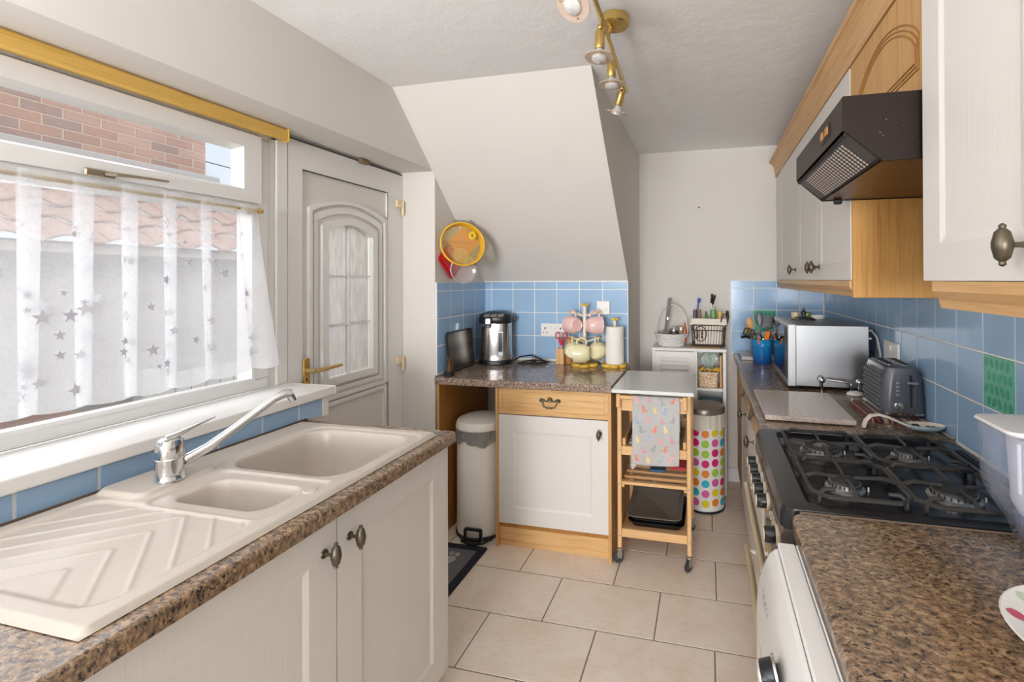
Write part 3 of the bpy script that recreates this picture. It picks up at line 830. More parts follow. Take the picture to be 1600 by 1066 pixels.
# ================================================================== THINGS ON THE ALCOVE WORKTOP
ZT = .8955
s = NT('perforated_black'); v = s.pos((1, 1, 1))
bt = s.n('ShaderNodeTexVoronoi'); bt.inputs['Scale'].default_value = 130; bt.inputs['Randomness'].default_value = .1; s.l(v, bt.inputs['Vector'])
s.bsdf(s.ramp(bt.outputs[0], [(.25, '#15140f'), (.4, '#6b655c')]), .28, .5)
bt_m = s.m
tr = thing('baking_sheet', 'dark perforated sheet leaning on tiles in the alcove corner', 'baking tray', (-1.44, 2.6, ZT))
A = Matrix.Translation((-1.437, 2.60, ZT + .001)) @ Matrix.Rotation(math.radians(-5), 4, 'Y')
mb = MB(); poly = rrect(-.165, .128, 0, .232, .022, 4)
mb.prism(poly, 'x', -.003, .003, A); obj('sheet', mb, bt_m, tr)
mb = MB().ring(rrect(-.168, .131, .0001, .235, .024, 4), rrect(-.160, .123, .006, .227, .02, 4), 'x', -.0045, .0045); mb2 = mb
for v_ in mb.bm.verts: v_.co = A @ v_.co
obj('rim', mb, black_mt, tr)

fg = thing('figurine', 'small bronze animal figurine on black block beside the baking sheet', 'figurine', (-1.405, 2.385, ZT))
bx('block', black_mt, fg, -1.43, -1.385, 2.362, 2.405, ZT, ZT + .026, .002)
bz = plain('bronze', '#6b4a35', .4, .6, var=.2)
mb = MB().tube([(-1.408, 2.383, ZT + .026), (-1.407, 2.383, ZT + .05), (-1.406, 2.385, ZT + .068), (-1.402, 2.385, ZT + .082)], [.014, .0125, .009, .007], 10)
mb.sphere((-1.409, 2.381, ZT + .086), .009, 10, 7, (1.2, 1, .9))
mb.cyl((-1.414, 2.381, ZT + .09), (-1.417, 2.381, ZT + .106), .0035, .0008, 6); mb.cyl((-1.405, 2.381, ZT + .09), (-1.403, 2.381, ZT + .106), .0035, .0008, 6)
mb.tube([(-1.395, 2.387, ZT + .027), (-1.387, 2.388, ZT + .05), (-1.392, 2.388, ZT + .085), (-1.387, 2.388, ZT + .105)], [.005, .0045, .004, .002], 6)
obj('figure', mb, bz, fg)

ap = thing('thermo_pot', 'steel and black electric thermo pot with water gauge', 'thermo pot', (-1.335, 2.835, ZT))
c = (-1.335, 2.835)
def sq_ring(r, z, k=.62, n=40):
    out = []
    for i in range(n):
        a = 2 * PI * i / n; e = .72
        x = math.copysign(abs(math.cos(a)) ** e, math.cos(a)); y = math.copysign(abs(math.sin(a)) ** e, math.sin(a))
        q = .32
        out.append(Vector((c[0] + r * (x * math.cos(q) - y * math.sin(q)), c[1] + r * (x * math.sin(q) + y * math.cos(q)) * .92, z)))
    return out
obj('base', MB().rings([sq_ring(.104, ZT), sq_ring(.107, ZT + .004), sq_ring(.107, ZT + .028)]), black_pl, ap)
obj('jacket', MB().rings([sq_ring(.104, ZT + .0285), sq_ring(.106, ZT + .03), sq_ring(.103, ZT + .26)]), plain('polished_steel', '#c9c7c6', .14, 1), ap)
obj('lid', MB().rings([sq_ring(.104, ZT + .261), sq_ring(.109, ZT + .268), sq_ring(.109, ZT + .30), sq_ring(.10, ZT + .318), sq_ring(.06, ZT + .333), sq_ring(.005, ZT + .337)]), black_pl, ap)
fd = Vector((.30, -.95, 0)).normalized(); sd = Vector((fd.y * -1, fd.x, 0))
def PF(f_, s_, z): p = Vector((c[0], c[1], ZT)) + fd * f_ + sd * s_; return (p.x, p.y, ZT + z)
RotF = Matrix.Translation((c[0], c[1], ZT)) @ Matrix(((fd.x, sd.x, 0, 0), (fd.y, sd.y, 0, 0), (0, 0, 1, 0), (0, 0, 0, 1)))
pad = plain('grey_pad', '#8d867e', .4)
for k in (-1, 0, 1): obj('button', MB().box(.025, .08, k * .042 - .019, k * .042 + .019, .322, .331, .004, mat=RotF @ Matrix.Rotation(.16, 4, 'Y')), pad, ap)
obj('spout', MB().box(.085, .135, -.052, -.014, .258, .30, .006, mat=RotF), plain('smoky_chrome', '#8b8d91', .2, .8), ap)
obj('nozzle', MB().box(.10, .125, -.044, -.022, .236, .2575, .003, mat=RotF), black_pl, ap)
obj('water_gauge', MB().box(.085, .104, .022, .058, .055, .215, .004, mat=RotF), plain('gauge_bezel', '#9fa1a3', .25, .6), ap)
obj('gauge_window', MB().box(.1042, .1065, .028, .052, .085, .205, .001, mat=RotF), plain('dark_gauge', '#3b4148', .15), ap)
obj('lid_latch', MB().box(-.05, .0, .105, .125, .27, .295, .004, mat=RotF), black_pl, ap)

ca = thing('power_cable', 'tangled black power cable with plugs behind the thermo pot', 'cable', (-1.1, 2.85, ZT))
obj('flex', MB().tube([(-1.215, 2.86, ZT + .02), (-1.19, 2.88, ZT + .035), (-1.12, 2.90, ZT + .045), (-1.05, 2.90, ZT + .02), (-1.0, 2.89, ZT + .006), (-1.03, 2.86, ZT + .006), (-1.12, 2.83, ZT + .006), (-1.18, 2.82, ZT + .006), (-1.17, 2.86, ZT + .006), (-1.09, 2.87, ZT + .022), (-1.01, 2.86, ZT + .018), (-1.0, 2.85, ZT + .006), (-1.08, 2.82, ZT + .006), (-1.15, 2.80, ZT + .006)], .0045, 6), black_pl, ca)
obj('plug', MB().box(-1.105, -1.07, 2.845, 2.875, ZT + .001, ZT + .024, .005), black_pl, ca)
mb = MB()
for q in (0, .012): mb.box(-1.098 + q, -1.094 + q, 2.853, 2.859, ZT + .0242, ZT + .036)
obj('pins', mb, brass_pale, ca)
mat2 = thing('cork_mat', 'pale trivet lying under the black cable by the tiles', 'trivet', (-1.12, 2.915, ZT))
bx('pad', plain('pale_cork', '#c8b79f', .8), mat2, -1.2, -1.055, 2.905, 2.938, ZT, ZT + .006, .001)

kb = thing('scissor_block', 'pale wooden block holding red scissors', 'block', (-.915, 2.895, ZT))
mb = MB().prism([(-.941, ZT), (-.889, ZT), (-.889, ZT + .085), (-.897, ZT + .1), (-.933, ZT + .1), (-.941, ZT + .085)], 'y', 2.868, 2.92)
obj('block', mb, pine_z, kb)
kb2 = thing('knife_block', 'darker rounded wooden block behind the pale scissor block', 'block', (-.868, 2.925, ZT))
obj('block', MB().lathe([(.026, 0), (.027, .004), (.026, .13), (.02, .155), (.0005, .166)], (-.863, 2.912, ZT), 18, sy=.9), wood('honey_wood', '#a9713a', '#c08a4e'), kb2)
def scissors(name, label, m, x, y, z, a, s_=1):
    t = thing(name, label, 'scissors', (x, y, z))
    for sg in (-1, 1):
        mb = MB(); 
        cx, cz = sg * .024 * s_, .078 * s_
        mb.tube([(x + cx + .015 * s_ * math.cos(q), y, z + cz + .020 * s_ * math.sin(q)) for q in [2 * PI * k / 14 for k in range(14)]], .0035, 6, closed=True)
        mb.tube([(x + sg * .014 * s_, y, z + .062 * s_), (x + sg * .007, y, z + .035 * s_), (x - sg * .002, y, z + .012)], [.006, .008, .005], 8)
        obj('handle', mb, m, t)
    bx('blades', steel, t, x - .007, x + .007, y - .0015, y + .0015, z - .0, z + .02)
    return t
scissors('scissors', 'red handled scissors standing in the pale block', plain('red_plastic', '#c9263a', .35), -.912, 2.895, ZT + .1006, 0)
scissors('scissors', 'blue grey wire handled scissors behind the red pair', plain('blue_grey_plastic', '#7fa0b8', .35), -.868, 2.911, ZT + .1665, 0)

# mug tree and kitchen roll holder: flower shaped yellow bases
yw = plain('yellow_painted_wood', '#dcb43f', .35); cw = plain('cream_painted_wood', '#ece2cf', .4)
def flower(mb, cx, cy, z0, z1, R, r, n=6, ph=.3):
    out = []
    N = 72
    for k in range(N):
        a = 2 * PI * k / N; q = R + r * abs(math.cos(n * (a + ph) / 2)) ** .7
        out.append((cx + q * math.cos(a), cy + q * math.sin(a)))
    e = lambda f: [(cx + (x - cx) * f, cy + (y - cy) * f) for x, y in out]
    mb.rings([[Vector((x, y, z)) for x, y in e(f)] for f, z in ((.96, z0), (1, z0 + .005), (1, z1 - .005), (.96, z1))])
    return mb
mt = thing('mug_tree', 'cream mug tree with yellow flower base and finial', 'mug tree', (-.745, 2.85, ZT))
obj('base', flower(MB(), -.745, 2.85, ZT, ZT + .02, .066, .024), yw, mt)
obj('post', MB().lathe([(.013, .0205), (.012, .06), (.011, .35), (.015, .372)], (-.745, 2.85, ZT), 14), cw, mt)
obj('finial', flower(MB(), -.745, 2.85, ZT + .373, ZT + .386, .02, .008), yw, mt)
arms = {}
for k, (ang, z, L_) in enumerate(((195, .312, .085), (-15, .312, .085), (170, .150, .092), (12, .150, .086), (-90, .150, .102))):
    a = math.radians(ang); dx, dy = math.cos(a), math.sin(a)
    mb = MB().cyl((-.745 + dx * .0115, 2.85 + dy * .0115, ZT + z), (-.745 + dx * L_, 2.85 + dy * L_, ZT + z + .022), .006, .0055, 8)
    o = obj('peg', mb, cw, mt)
    obj('peg_tip', MB().sphere((-.745 + dx * (L_ + .004), 2.85 + dy * (L_ + .004), ZT + z + .024), .0085, 8, 6), yw, o)
    arms[k] = Vector((-.745 + dx * L_ * .88, 2.85 + dy * L_ * .88, ZT + z + .026))
def mug(label, m, loc, rz, tilt, R=.052, H=.088, roll=0):
    t = thing('mug', label, 'mug', (0, 0, 0), 'mugs on the mug tree')
    prof = [(.0005, .004), (R * .60, .004), (R * .68, 0), (R * .72, .002), (R * .93, H * .30), (R, H * .6), (R * .97, H * .93), (R * .985, H), (R * .94, H), (R * .92, H * .9), (R * .95, H * .6), (R * .88, H * .3), (R * .5, .009), (.0005, .008)]
    obj('cup', MB().lathe(prof, (0, 0, 0), 28), m, t)
    hz = H * .5
    obj('handle', MB().tube([(R * .93, 0, hz - .028), (R + .013, 0, hz - .030), (R + .030, 0, hz - .016), (R + .034, 0, hz + .004), (R + .028, 0, hz + .022), (R + .012, 0, hz + .030), (R * .96, 0, hz + .027)], .0052, 8), m, t)
    t.rotation_euler = (0, 0, 0)
    # hang: the handle points up (local +x -> world +z)
    Mx = Matrix.Rotation(rz, 4, 'Z') @ Matrix.Rotation(tilt, 4, 'X') @ Matrix(((0, 0, -1, 0), (0, 1, 0, 0), (1, 0, 0, 0), (0, 0, 0, 1)))
    hook = Vector((R + .028, 0, hz + .004))
    t.matrix_world = Matrix.Translation(Vector(loc) - (Mx @ hook)) @ Mx
    return t
pink = plain('pink_glaze', '#eec9c5', .25, var=.05); lem = plain('pale_yellow_glaze', '#efe8bf', .25, var=.04)
mug('pink mug hanging on the upper left peg of the tree', pink, arms[0], -.64, 0, .055, .09)
mug('pink mug hanging on the upper right peg of the tree', pink, arms[1], PI + .53, 0, .055, .09)
mug('pale yellow mug at the back left of the tree', lem, arms[2], -PI / 2 + .1, 0, .057, .085)
mug('pale yellow mug at the back right of the tree', lem, arms[3], -PI / 2 - .1, 0, .057, .085)
mug('pale yellow mug hanging in front, turned sideways on the tree', lem, arms[4], .12, 0, .058, .095)

kr = thing('kitchen_roll_holder', 'white kitchen roll on yellow flower shaped holder', 'kitchen roll', (-.556, 2.862, ZT))
obj('base', flower(MB(), -.562, 2.862, ZT, ZT + .02, .062, .022), yw, kr)
obj('roll', MB().lathe([(.02, .021), (.0555, .021), (.057, .023), (.057, .245), (.0555, .247), (.02, .247)], (-.556, 2.862, ZT), 32, cap=False), textured('paper_roll', '#efece7', .9, 50, .2), kr)
obj('pole', MB().cyl((-.556, 2.862, ZT + .02), (-.556, 2.862, ZT + .285), .010, .009, 10), cw, kr)
obj('finial', flower(MB(), -.556, 2.862, ZT + .285, ZT + .299, .019, .007), yw, kr)

sk = thing('double_socket', 'white double socket on the alcove tiles behind the scissors', 'socket', (-.98, 2.94, 1.10))
bx('plate', white_pl, sk, -1.065, -.899, 2.934, 2.9455, 1.06, 1.146, .003)
for x in (-1.035, -.93):
    mb = MB()
    mb.box(x - .004, x + .004, 2.9335, 2.9345, 1.108, 1.122); mb.box(x - .016, x - .009, 2.9335, 2.9345, 1.083, 1.09); mb.box(x + .009, x + .016, 2.9335, 2.9345, 1.083, 1.09)
    obj('pin_slots', mb, black_mt, sk)
for x in (-1.0, -.965): bx('rocker', white_pl, sk, x - .009, x + .009, 2.929, 2.9345, 1.112, 1.132, .002)
sw = thing('isolator_switch', 'square white switch plate above the mugs on tiles', 'switch', (-.645, 2.94, 1.25))
bx('plate', white_pl, sw, -.688, -.602, 2.934, 2.9455, 1.209, 1.295, .003)
bx('rocker', white_pl, sw, -.668, -.622, 2.930, 2.9345, 1.238, 1.25, .002)
bx('neon', plain('red_neon', '#a8413c', .3), sw, -.676, -.672, 2.932, 2.9345, 1.245, 1.25)

# hanging utensils in the corner over the baking sheet
Hc = Vector((-1.348, 2.432, 1.637))
nrm_ = Vector((.70, -.70, .14)).normalized()
QH = nrm_.to_track_quat('Z', 'Y').to_matrix().to_4x4()
MH = Matrix.Translation(Hc) @ QH
ys_ = plain('yellow_plastic', '#e2b22c', .3)
sv = thing('yellow_sieve', 'round yellow plastic sieve hanging in the alcove corner', 'sieve', Hc)
ringp = [Vector((.1235 * math.cos(2 * PI * k / 40), .1235 * math.sin(2 * PI * k / 40), 0)) for k in range(40)]
obj('rim', MB().tube([MH @ p for p in ringp], .0055, 8, closed=True), ys_, sv)
shf = Vector((.0, .0, -.042))
obj('band', MB().rings([[MH @ Vector((.1215 * math.cos(a), .1215 * math.sin(a), 0)) for a in [2 * PI * k / 40 for k in range(40)]], [MH @ (Vector((.112 * math.cos(a), .112 * math.sin(a), 0)) + shf) for a in [2 * PI * k / 40 for k in range(40)]]], True, False, False), ys_, sv)
mesh_y = glass('yellow_mesh', (1, .93, .7), alpha=.26, body=(.85, .70, .32))
obj('mesh', MB().rings([[MH @ (Vector((r * math.cos(a), r * math.sin(a), 0)) + shf) for a in [2 * PI * k / 40 for k in range(40)]] for r in (.111, .06, .002)], True, False, True), mesh_y, sv)
obj('boss', MB().lathe([(.05, -.006), (.045, .002), (.02, .006), (.0005, .007)], (0, 0, 0), 20, mat=MH @ Matrix.Translation(Vector((-.0, -.06, -.042)))), mesh_y, sv)
obj('hook_ring', MB().tube([MH @ Vector((.055 + .015 * math.cos(2 * PI * k / 14), .05 + .018 * math.sin(2 * PI * k / 14), .004)) for k in range(14)], .006, 6, closed=True), plain('bright_yellow', '#ecd522', .3), sv)
def pad_thing(name, label, cat, c, s_, colr, rotz, th_, tiltn):
    M_ = Matrix.Translation(c) @ Vector(tiltn).normalized().to_track_quat('Z', 'Y').to_matrix().to_4x4() @ Matrix.Rotation(rotz, 4, 'Z')
    t = thing(name, label, cat, c)
    mb = MB(); mb.prism(rrect(-s_, s_, -s_, s_, s_ * .22, 4), 'z', -th_ / 2, th_ / 2, M_)
    return t, mb, M_
t, mb, M_ = pad_thing('oven_cloth', 'orange quilted pot holder hanging behind the yellow sieve', 'pot holder', (-1.388, 2.515, 1.652), .068, None, PI / 4, .010, (.7, -.7, 0))
obj('pad', mb, textured('orange_quilt', '#d98a1e', .9, 60, .5), t)
obj('fold', MB().tube([M_ @ Vector((-.085, .085, .007)), M_ @ Vector((0, .002, .009)), M_ @ Vector((.05, -.05, .007))], .004, 6), plain('orange_seam', '#c97a1c', .9), t)
t, mb, M_ = pad_thing('silicone_holder', 'red pot holder hanging lowest at the alcove edge', 'pot holder', (-1.455, 2.495, 1.555), .088, None, PI / 4, .010, (1, -.12, .0))
obj('pad', mb, plain('red_silicone', '#c01c26', .4), t)
mb = MB().prism(rrect(-.068, .068, -.068, .068, .014, 4), 'z', .0052, .014, M_); obj('raised_square', mb, plain('red_silicone_light', '#cf2a33', .4), t)
Hs = Vector((-1.370, 2.482, 1.492)); MS = Matrix.Translation(Hs) @ Vector((.55, -.83, -.05)).normalized().to_track_quat('Z', 'Y').to_matrix().to_4x4()
t = thing('small_sieve', 'small clear rimmed sieve hanging below the yellow one', 'sieve', Hs)
for dz, nm in ((0, 'rim'), (-.03, 'back_rim')):
    obj(nm, MB().tube([MS @ Vector((.072 * math.cos(2 * PI * k / 32), .078 * math.sin(2 * PI * k / 32), dz)) for k in range(32)], .0035, 6, closed=True), plain('clear_grey_rim', '#a8a2a8', .25), t)
obj('mesh', MB().rings([[MS @ Vector((r * math.cos(2 * PI * k / 32), r * 1.08 * math.sin(2 * PI * k / 32), z)) for k in range(32)] for r, z in ((.07, 0), (.07, -.03), (.04, -.04), (.002, -.042))], True, False, True), glass('pinkish_mesh', (.98, .92, .92), alpha=.22, body=(.75, .6, .62)), t)
obj('handle', MB().tube([MS @ Vector((0, .078, -.03)), MS @ Vector((.0, .13, -.045)), MS @ Vector((0, .24, -.05))], .006, 6), MATS['clear_grey_rim'], t)
hk = tag(obj('wall_hook', MB().tube([(-1.475, 2.56, 1.79), (-1.40, 2.555, 1.785), (-1.36, 2.54, 1.77), (-1.355, 2.538, 1.785)], .005, 6), chrome), 'small metal hook on alcove wall holding the sieves', 'hook')

# ================================================================== KITCHEN TROLLEY
tr = thing('kitchen_trolley', 'beech kitchen trolley on castors with white top beside alcove', 'trolley', (-.26, 2.56, 0))
obj('worktop', MB().box(-.468, -.063, 2.308, 2.81, .8665, .885, .003, 2), plain('white_laminate', '#dcdedd', .15), tr)
for x in (-.436, -.090):
    for y in (2.362, 2.74):
        bx('leg', pine_z, tr, x - .0105, x + .0105, y - .012, y + .012, .075, .866, .003)
obj('towel_rail', MB().cyl((-.425, 2.335, .842), (-.11, 2.335, .842), .011, n=14), pine_x, tr)
for x in (-.436, -.107): bx('rail_bracket', pine_z, tr, x - .011, x + .011, 2.322, 2.3495, .79, .858, .005)
bx('apron', pine_x, tr, -.425, -.101, 2.356, 2.372, .768, .829, .002); bx('apron', pine_x, tr, -.425, -.101, 2.732, 2.748, .768, .829, .002)
for x in (-.436, -.09): bx('side_rail', pine_y, tr, x - .008, x + .008, 2.3745, 2.7275, .79, .829, .002)
bx('drawer_rail', pine_x, tr, -.425, -.101, 2.352, 2.368, .546, .59, .002); bx('drawer_rail', pine_x, tr, -.425, -.101, 2.73, 2.745, .58, .64, .002)
for x in (-.415, -.112): bx('tray_side', pine_y, tr, x - .008, x + .008, 2.3685, 2.7295, .575, .625, .002)
bx('tray_base', pine_y, tr, -.4065, -.1205, 2.3685, 2.7295, .575, .583)
for k in range(6): bx('slat', pine_x, tr, -.4245, -.1015, 2.352 + k * .072, 2.378 + k * .072, .397, .413, .002)
for x in (-.418, -.108): bx('slat_support', pine_y, tr, x - .007, x + .007, 2.353, 2.745, .384, .3965)
bx('shelf_apron', pine_x, tr, -.4252, -.1008, 2.352, 2.368, .132, .174, .002); bx('shelf_apron', pine_x, tr, -.4252, -.1008, 2.732, 2.748, .132, .174, .002)
bx('bottom_shelf', pine_x, tr, -.4252, -.1008, 2.3685, 2.7315, .158, .172)
gm = plain('galvanised_metal', '#a9a59c', .35, .8); rub = plain('grey_rubber', '#3b3b3d', .5)
for x, y, a in ((-.436, 2.358, .35), (-.090, 2.358, .9), (-.436, 2.74, 0), (-.09, 2.74, .4)):
    Mc = Matrix.Translation((x, y, 0)) @ Matrix.Rotation(a, 4, 'Z')
    mb = MB().lathe([(.0005, .0745), (.015, .0745), (.016, .066), (.012, .062), (.0005, .062)], (x, y, 0), 14)
    mb.box(-.014, .010, -.011, -.0085, .026, .064, mat=Mc); mb.box(-.014, .010, .0085, .011, .026, .064, mat=Mc)
    cs = obj('castor', mb, gm, tr)
    mb = MB().lathe([(.006, -.007), (.022, -.0078), (.0265, -.005), (.0265, .005), (.022, .0078), (.006, .007)], (0, 0, 0), 20, axis='y', mat=Mc @ Matrix.Translation((-.008, 0, .0268)))
    obj('wheel', mb, rub, cs)
mb = MB()
for x in (-.436, -.09):
    for z in (.14, .40, .57): mb.cyl((x, 2.3495, z), (x, 2.3475, z), .005, n=8)
obj('screws', mb, gm, tr)

# tea towel over the rail with printed cats
tt = thing('tea_towel', 'grey tea towel printed with small cats over trolley rail', 'tea towel', (-.25, 2.33, .67))
s = NT('grey_linen'); f = s.noise(s.pos((300, 300, 60)), 2, 2); b = s.bsdf(s.ramp(f, [(.3, '#ecedec'), (.7, '#f6f6f5')]), .9); towel_m = s.m
def towel(u, v):
    x = -.363 + .231 * u - .004 * v
    y = 2.3225 - .0035 * math.sin(3 * PI * u) * v - .003 * v
    z = .853 - .333 * v - .006 * math.sin(4 * u) * v
    return Vector((x, y, z))
mb = MB().surf(towel, 24, 12)
def towel_b(u, v): return Vector((-.363 + .231 * u, 2.3225 + .026 * (.5 - .5 * math.cos(PI * v)), .853 + .0018 * math.sin(PI * v)))
mb.surf(lambda u, v: Vector((-.363 + .231 * u, 2.3475 + .001 * math.sin(6 * u), .853 - .17 * v)), 24, 6)
mb.surf(towel_b, 24, 6)
mb.surf(lambda u, v: Vector((-.372 + .03 * u, 2.3235 - .004 * v, .56 - .075 * v * (1 - .6 * abs(u - .3)))), 4, 4)
bmesh.ops.solidify(mb.bm, geom=mb.bm.faces[:], thickness=.0008)
obj('cloth', mb, towel_m, tt, ang=2)
rnd = random.Random(4)
cat_c = [plain('cat_%d' % i, c, .9) for i, c in enumerate(('#dfa6ac', '#a5b6cf', '#e3d095', '#dd8b7d', '#a9a9ae', '#d3a2b2'))]
def cat_print(u, v, s_, m, flip):
    polys = []
    E_ = lambda cx, cy, rx, ry, n=10: [(cx + rx * math.cos(2 * PI * k / n), cy + ry * math.sin(2 * PI * k / n)) for k in range(n)]
    polys.append(E_(0, 0, .55, .75)); polys.append(E_(-.25, .95, .42, .38)); polys.append([(-.6, 1.1), (-.35, 1.25), (-.6, 1.6)]); polys.append([(-.1, 1.28), (.12, 1.1), (.1, 1.58)])
    polys.append([(.45, -.5), (1.0, -.35), (1.15, .25), (1.0, .25), (.9, -.2), (.45, -.3)])
    mb = MB(); p0 = towel(u, v)
    for po in polys:
        vs_ = []
        for a, c_ in po:
            uu = u + flip * a * s_ / .231; vv = v - c_ * s_ / .333
            q = towel(min(1, max(0, uu)), min(1, max(0, vv))); vs_.append(mb.bm.verts.new((q.x, q.y - .0011, q.z)))
        mb.bm.faces.new(vs_)
    return obj('printed_cat', mb, m, tt)
k = 0
for r in range(7):
    for c_ in range(4):
        u = .12 + c_ * .25 + (.10 if r % 2 else 0) + rnd.uniform(-.03, .03); v = .08 + r * .14 + rnd.uniform(-.02, .02)
        if u > .93: continue
        cat_print(u, v, rnd.uniform(.014, .0185), cat_c[(k * 5 + r) % 6], rnd.choice((-1, 1))); k += 1

# things on the trolley
dk = thing('folded_cloth', 'folded patterned cloth lying in the trolley tray', 'cloth', (-.26, 2.55, .584))
s = NT('patterned_cloth'); f = s.noise(s.pos(), 45, 4, .6, 1); s.bsdf(s.ramp(f, [(.42, '#45423f'), (.5, '#b8b4ae'), (.6, '#8f8a85')]), .9)
mb = MB()
for k in range(3): mb.box(-.395 + .006 * k, -.135 - .005 * k, 2.40, 2.71 - .01 * k, .584 + .017 * k, .600 + .017 * k, .006, 2)
obj('folds', mb, s.m, dk)
dm = plain('dark_nonstick', '#716a63', .5, .1); dm2 = plain('black_nonstick', '#17171a', .25, .3)
def tray(name, label, x0, x1, y0, y1, z, h, m, rot=0):
    t = thing(name, label, 'baking tray', ((x0 + x1) / 2, (y0 + y1) / 2, z))
    R = lambda g, zz, r: [Vector((x, y, zz)) for x, y in rrect(x0 + g, x1 - g, y0 + g, y1 - g, r, 4)]
    mb = MB().rings([R(.022, z, .02), R(.006, z + h, .028), R(0, z + h, .032), R(.0, z + h + .003, .032), R(.007, z + h + .003, .028), R(.024, z + .003, .02)])
    obj('tray', mb, m, t, ang=1); t.rotation_euler = (0, 0, rot)
    return t
tray('roasting_tray', 'wide black roasting tin at the bottom of the trolley stack', -.40, -.115, 2.375, 2.725, .1725, .028, dm2)
tray('baking_tray', 'black baking tin in the middle of the trolley stack', -.385, -.128, 2.375, 2.715, .2045, .012, dm2)
t = tray('oven_tray', 'dark grey baking tray lying topmost in the trolley stack', -.408, -.128, 2.358, 2.692, .2205, .016, dm)
t.rotation_euler = (.05, 0, 0)
t.location.z += .009
tag(bx('packet', plain('red_packet', '#c2303a', .5), None, -.20, -.115, 2.55, 2.66, .4135, .43, .002), 'flat red packet lying on the trolley slats', 'packet')
tag(bx('packet', plain('blue_packet', '#2f5f8a', .5), None, -.30, -.22, 2.50, 2.62, .4135, .426, .002), 'flat blue packet lying on the trolley slats', 'packet')

# ================================================================== WHITE LOUVRE UNIT
wp = plain('white_painted_mdf', '#e6e4e0', .4)
wu = thing('storage_unit', 'white free standing unit with louvred door and open cubbies', 'storage unit', (-.125, 3.35, 0))
UX0, UX1, UY0, UY1, UZ = -.368, .121, 3.232, 3.466, .968
bx('side', wp, wu, UX0, UX0 + .022, UY0, UY1, 0, UZ - .0225, .002); bx('side', wp, wu, UX1 - .022, UX1, UY0, UY1, 0, UZ - .0225, .002)
bx('divider', wp, wu, -.085, -.066, UY0, UY1, .05, UZ - .0225, .001)
bx('top', wp, wu, UX0 - .004, UX1 + .004, UY0 - .006, UY1, UZ - .022, UZ, .003)
bx('back', wp, wu, UX0 + .0225, UX1 - .0225, UY1 - .012, UY1 - .006, .03, UZ - .023)
for z in (.686, .05, .37): bx('shelf', wp, wu, -.0655, UX1 - .0225, UY0 + .004, UY1 - .013, z, z + .018, .001)
dd = obj('door', MB().ring(rrect(-.3455, -.0855, .30, .943, .001, 1), rrect(-.306, -.125, .34, .905, .001, 1), 'y', UY0 - .002, UY0 + .016), wp, wu)
for k in range(20):
    z = .352 + .0285 * k
    o = piece('louvre', slab_mesh(.1805, .004, .034, .001), wp, dd, (-.2155, UY0 + .008, z)); o.rotation_euler = (-.42, 0, 0)
bx('base', wp, wu, UX0 + .0225, -.0855, UY0 + .01, UY1 - .013, .05, .068)
tb = thing('food_tub', 'clear tub of dry food in the top cubby of white unit', 'tub', (.015, 3.32, .704))
s = NT('dry_food'); f = s.noise(s.pos(), 70, 3, .6); s.bsdf(s.ramp(f, [(.35, '#b98c5b'), (.5, '#e2c59c'), (.62, '#f0e2cf')]), .6)
obj('tub', MB().rings([[Vector((x, y, z)) for x, y in rrect(-.058 - g, .066 + g, 3.255 - g, 3.37 + g, .018, 4)] for g, z in ((-.006, .7045), (0, .71), (.004, .80))]), s.m, tb)
obj('rim', MB().ring(rrect(-.064, .074, 3.247, 3.378, .02, 4), rrect(-.055, .065, 3.257, 3.368, .016, 4), 'z', .8005, .808), plain('clear_lid', '#ddd6c8', .25), tb)
mb = MB()
for k in range(14): mb.sphere((-.045 + .0095 * k, 3.27 + .006 * (k % 5), .818 + .006 * (k % 3)), .012, 7, 5)
obj('crumpled_top', mb, plain('yellow_wrapper', '#d9a83a', .5), tb)
pbg = thing('plastic_bag', 'crumpled translucent green white plastic bag above the tub', 'bag', (.015, 3.32, .83))
gb = glass('bag_film', (.93, 1, .96), alpha=.55, body=(.72, .82, .76))
def bagf(u, v):
    a = 2 * PI * u; r = (.055 + .008 * math.sin(7 * a) + .006 * math.sin(13 * a + 5 * v)) * math.sin(PI * (.08 + .86 * v)) ** .6
    return Vector((.006 + 1.0 * r * math.cos(a) + .012 * v, 3.325 + r * math.sin(a), .836 + .098 * v + .004 * math.sin(9 * a)))
obj('film', MB().surf(bagf, 60, 14, True), gb, pbg, ang=.3)
bx('blue_clip', plain('blue_clip', '#1f7fb5', .3), pbg, -.02, .035, 3.262, 3.275, .828, .838, .003)
tag(bx('chopping_board', oak_v, None, .079, .094, 3.26, 3.44, .7045, .92, .003), 'thin wooden board standing at right of the upper cubby', 'board')
teal = tag(obj('storage_box', MB().box(-.05, .094, 3.25, 3.42, .389, .60, .006), plain('teal_plastic', '#127d84', .4)), 'teal box on the middle shelf behind the dotted bin', 'box')

# polka dot laundry bin
pdn = thing('polka_dot_bin', 'round white bin with bright polka dots and grey lid', 'bin', (-.022, 3.075, 0))
BC, BR = (-.022, 3.075, 0), .122
obj('body', MB().lathe([(BR - .003, .012), (BR, .014), (BR, .565), (BR - .003, .567)], BC, 48, cap=True), plain('white_card', '#ecebe8', .45), pdn)
obj('base_rim', MB().lathe([(BR - .004, 0), (BR + .004, .001), (BR + .004, .013), (BR, .0138)], BC, 48), black_pl, pdn)
obj('liner', MB().surf(lambda u, v: Vector((BC[0] + (BR + .003 + .003 * math.sin(17 * 2 * PI * u) + .002 * v) * math.cos(2 * PI * u), BC[1] + (BR + .003 + .003 * math.sin(17 * 2 * PI * u) + .002 * v) * math.sin(2 * PI * u), .60 - v * (.09 + .01 * math.sin(6 * PI * u * 2)))), 96, 4, True), glass('cream_liner', (1, .98, .9), alpha=.72, body=(.86, .81, .70)), pdn)
